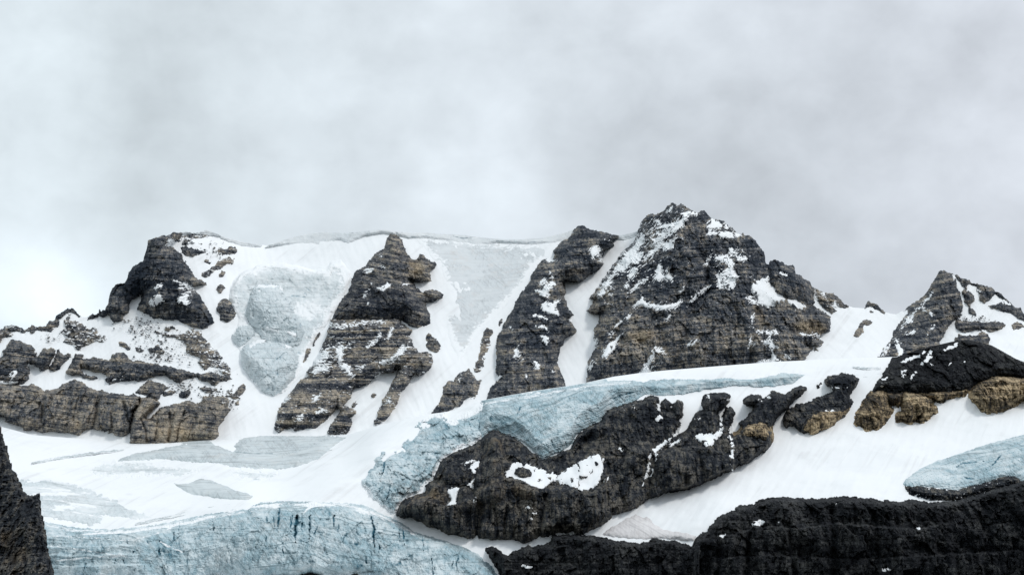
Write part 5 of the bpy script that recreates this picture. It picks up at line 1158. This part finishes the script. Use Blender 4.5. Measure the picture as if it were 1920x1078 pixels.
EC = sheet('crevasse_zone', 'front', [(25,882),(60,888),(100,895),(140,905),(165,915),(190,925),(215,935),(240,955),(285,970),(260,973),(220,969),(185,966),(200,975),(170,986),(120,979),(85,972),(30,985)],
      ice(H=3.5, w=10, lump=2.5, lumpS=26, swirl=7, lay=1.5, layT=4.0, rough=0.5, seed=915, edge=-1.5, tilt=0.16, dusts=[(110,925,70,5,0.7),(130,950,60,6,0.55)], dust=0.05, snowlines=[([(45,912),(90,915),(130,918)], 2.5), ([(80,935),(140,942),(180,950)], 2.5), ([(100,955),(150,962),(190,970)], 2.0)]), M['pale_ice'], seed=95, smooth=True, rag=4)
tag(EC, 'crevassed grey streaky ice beside the near dark crag', 'glacier ice')
EF = sheet('avalanche_fan', 'front', [(1128,1001),(1150,986),(1175,971),(1192,964),(1208,970),(1213,966),(1225,979),(1250,991),(1280,997),(1306,1004),(1302,1014),(1250,1010),(1200,1013),(1160,1008)],
      ice(H=8, w=8, lump=1.5, swirl=4, lay=0.3, rough=0.3, seed=917, edge=-1, tilt=0.7), M['dirty_snow'], seed=96, smooth=True, rag=1.6)
tag(EF, 'pinkish grey dirty avalanche fan at the bottom of the right snow slope', 'snow fan')

# open crevasses and a bergschrund in the snowfield
def crevasse(label, pts, wd, seed):
    st_ = [(x_, y_, wd * (0.35 + 0.65 * math.sin(math.pi * (i + 0.5) / len(pts)))) for i, (x_, y_) in enumerate(pts)]
    def fn(h, px, py, sd): return 0.6 - 3.0 * sstep(0.0, 2.0, sd) + 0.3 * (sd < 0.3)
    o = sheet('crevasse', 'front', st_, ice(H=0, lump=0.3, seed=seed, fn=fn, blend=0.5, blendw=1.0), M['firn_ice'], seed=seed % 30, rag=1.0, step=0.8, margin=1.0, skirt=3, smooth=True)
    if o: tag(o, label, 'crevasse')
crevasse('thin grey crevasse line above the lower glacier rim', [(255,982),(300,972),(345,963),(390,953),(430,946)], 1.8, 931)
crevasse('thin crevasse arc under the left cliffs on the snowfield', [(60,868),(110,858),(170,850),(230,843)], 1.6, 933)
crevasse('faint crevasse at the right end of the layered ice cliff', [(560,862),(600,850),(640,832),(670,822)], 1.4, 935)
crevasse('short crack on the snow ramp beside the icefall', [(655,880),(672,866),(690,850)], 1.3, 937)
crevasse('thin crack along the snow cap above the right end of the hanging glacier', [(1600,688),(1625,691),(1650,690),(1665,688)], 1.2, 939)
crevasse('dark crack at the lower edge of the hanging glacier snow cap', [(1590,702),(1615,705),(1640,704),(1652,701)], 1.5, 941)

# broken ice debris below the ice cliff
for poly_, lab, sd_ in [([(155,882),(180,868),(215,862),(255,862),(300,866),(345,872),(380,878),(395,888),(360,893),(335,900),(300,895),(260,893),(215,896),(175,893)], 'jumbled low ice rubble left of the lens shaped ice cliff', 921),
                       ([(425,884),(445,878),(490,880),(530,884),(545,890),(520,900),(485,906),(455,900),(435,893)], 'jumbled low ice rubble right of the lens shaped ice cliff', 923)]:
    o = sheet('ice_rubble', 'front', poly_, ice(H=3, w=8, lump=2.5, lumpS=16, ser=1.7, serS=9, rough=0.6, seed=sd_, edge=-1.5, blend=0.9, dust=0.26), M['pale_ice'], seed=sd_ % 50, rag=4, step=1.2)
    tag(o, lab, 'ice rubble')

# loose stones melted out on the left snow ledges
def scree():
    r = np.random.RandomState(9)
    V, Fc = [], []
    areas = [(265,612,32,16,150),(310,640,40,22,120),(330,668,40,12,70),(290,668,30,10,60),(100,632,20,8,25),(345,725,26,14,80),(400,738,26,10,70),(405,700,20,14,60),(430,745,14,18,60),(1830,597,26,7,60),(400,470,24,14,40),(1040,888,24,8,60)]
    for ax, ay, sx, sy, n in areas:
        ly = 'front' if ay > 850 else 'wall'
        px = ax + sx * r.randn(n) * 0.6; py = ay + sy * r.randn(n) * 0.6
        d = base_depth(ly, px, py)
        x, y, z = place(px, py, d - (4.0 if ly == 'wall' else 16.0))
        for k in range(n):
            s = 0.5 + 1.3 * r.rand() ** 3
            b = len(V)
            for dx, dy, dz in ((1.5, 0, 0), (-1.5, 0, 0.1), (0, 2.5, 0), (0, -2.0, 0), (0, 0, 0.8), (0, 0, -0.8)):
                V.append((x[k] + s * dx * (0.6 + 0.8 * r.rand()), y[k] + s * dy, z[k] + s * dz * (0.6 + 0.8 * r.rand())))
            for a, c, e in ((0, 3, 4), (3, 1, 4), (1, 2, 4), (2, 0, 4), (3, 0, 5), (1, 3, 5), (2, 1, 5), (0, 2, 5)):
                Fc.append((b + a, b + c, b + e))
    me = bpy.data.meshes.new('scree')
    me.from_pydata(V, [], Fc)
    me.materials.append(G)
    o = bpy.data.objects.new('scree', me)
    COL.objects.link(o)
    o['kind'] = 'stuff'
    tag(o, 'loose dark stones scattered over the snow ledges', 'stones')
scree()

# ------------------------------------------------------------------ near crag, bottom left
CR = thing('rock_crag', 'nearby dark brown crag at the lower left picture edge', 'rock', spot('near', 20, 1078))
sheet('rock_wall', 'near', [(-120,730),(-20,765),(2,800),(5,820),(12,835),(15,850),(22,870),(30,890),(38,905),(42,918),(50,925),(56,928),(60,926),(63,929),(67,925),(72,924),(75,930),(76,944),(78,965),(82,980),(86,1000),(88,1030),(95,1045),(103,1078),(112,1130),(-120,1130)],
      rock(H=26, w=16, steep=0.05, lump=9, lumpS=50, seed=951, vert=1.6, vS=12, bed=0.2, T=12, blk=1.6, grit=0.7, tone=0.0, dust=-0.3, tans=[(30,1040,40,40,0.35),(10,1000,20,30,0.2)], us=2.0), D_, parent=CR, seed=99, margin=0.0, rag=3.5, topclip=False, skirt=160)
print('triangles', TRIS[0])
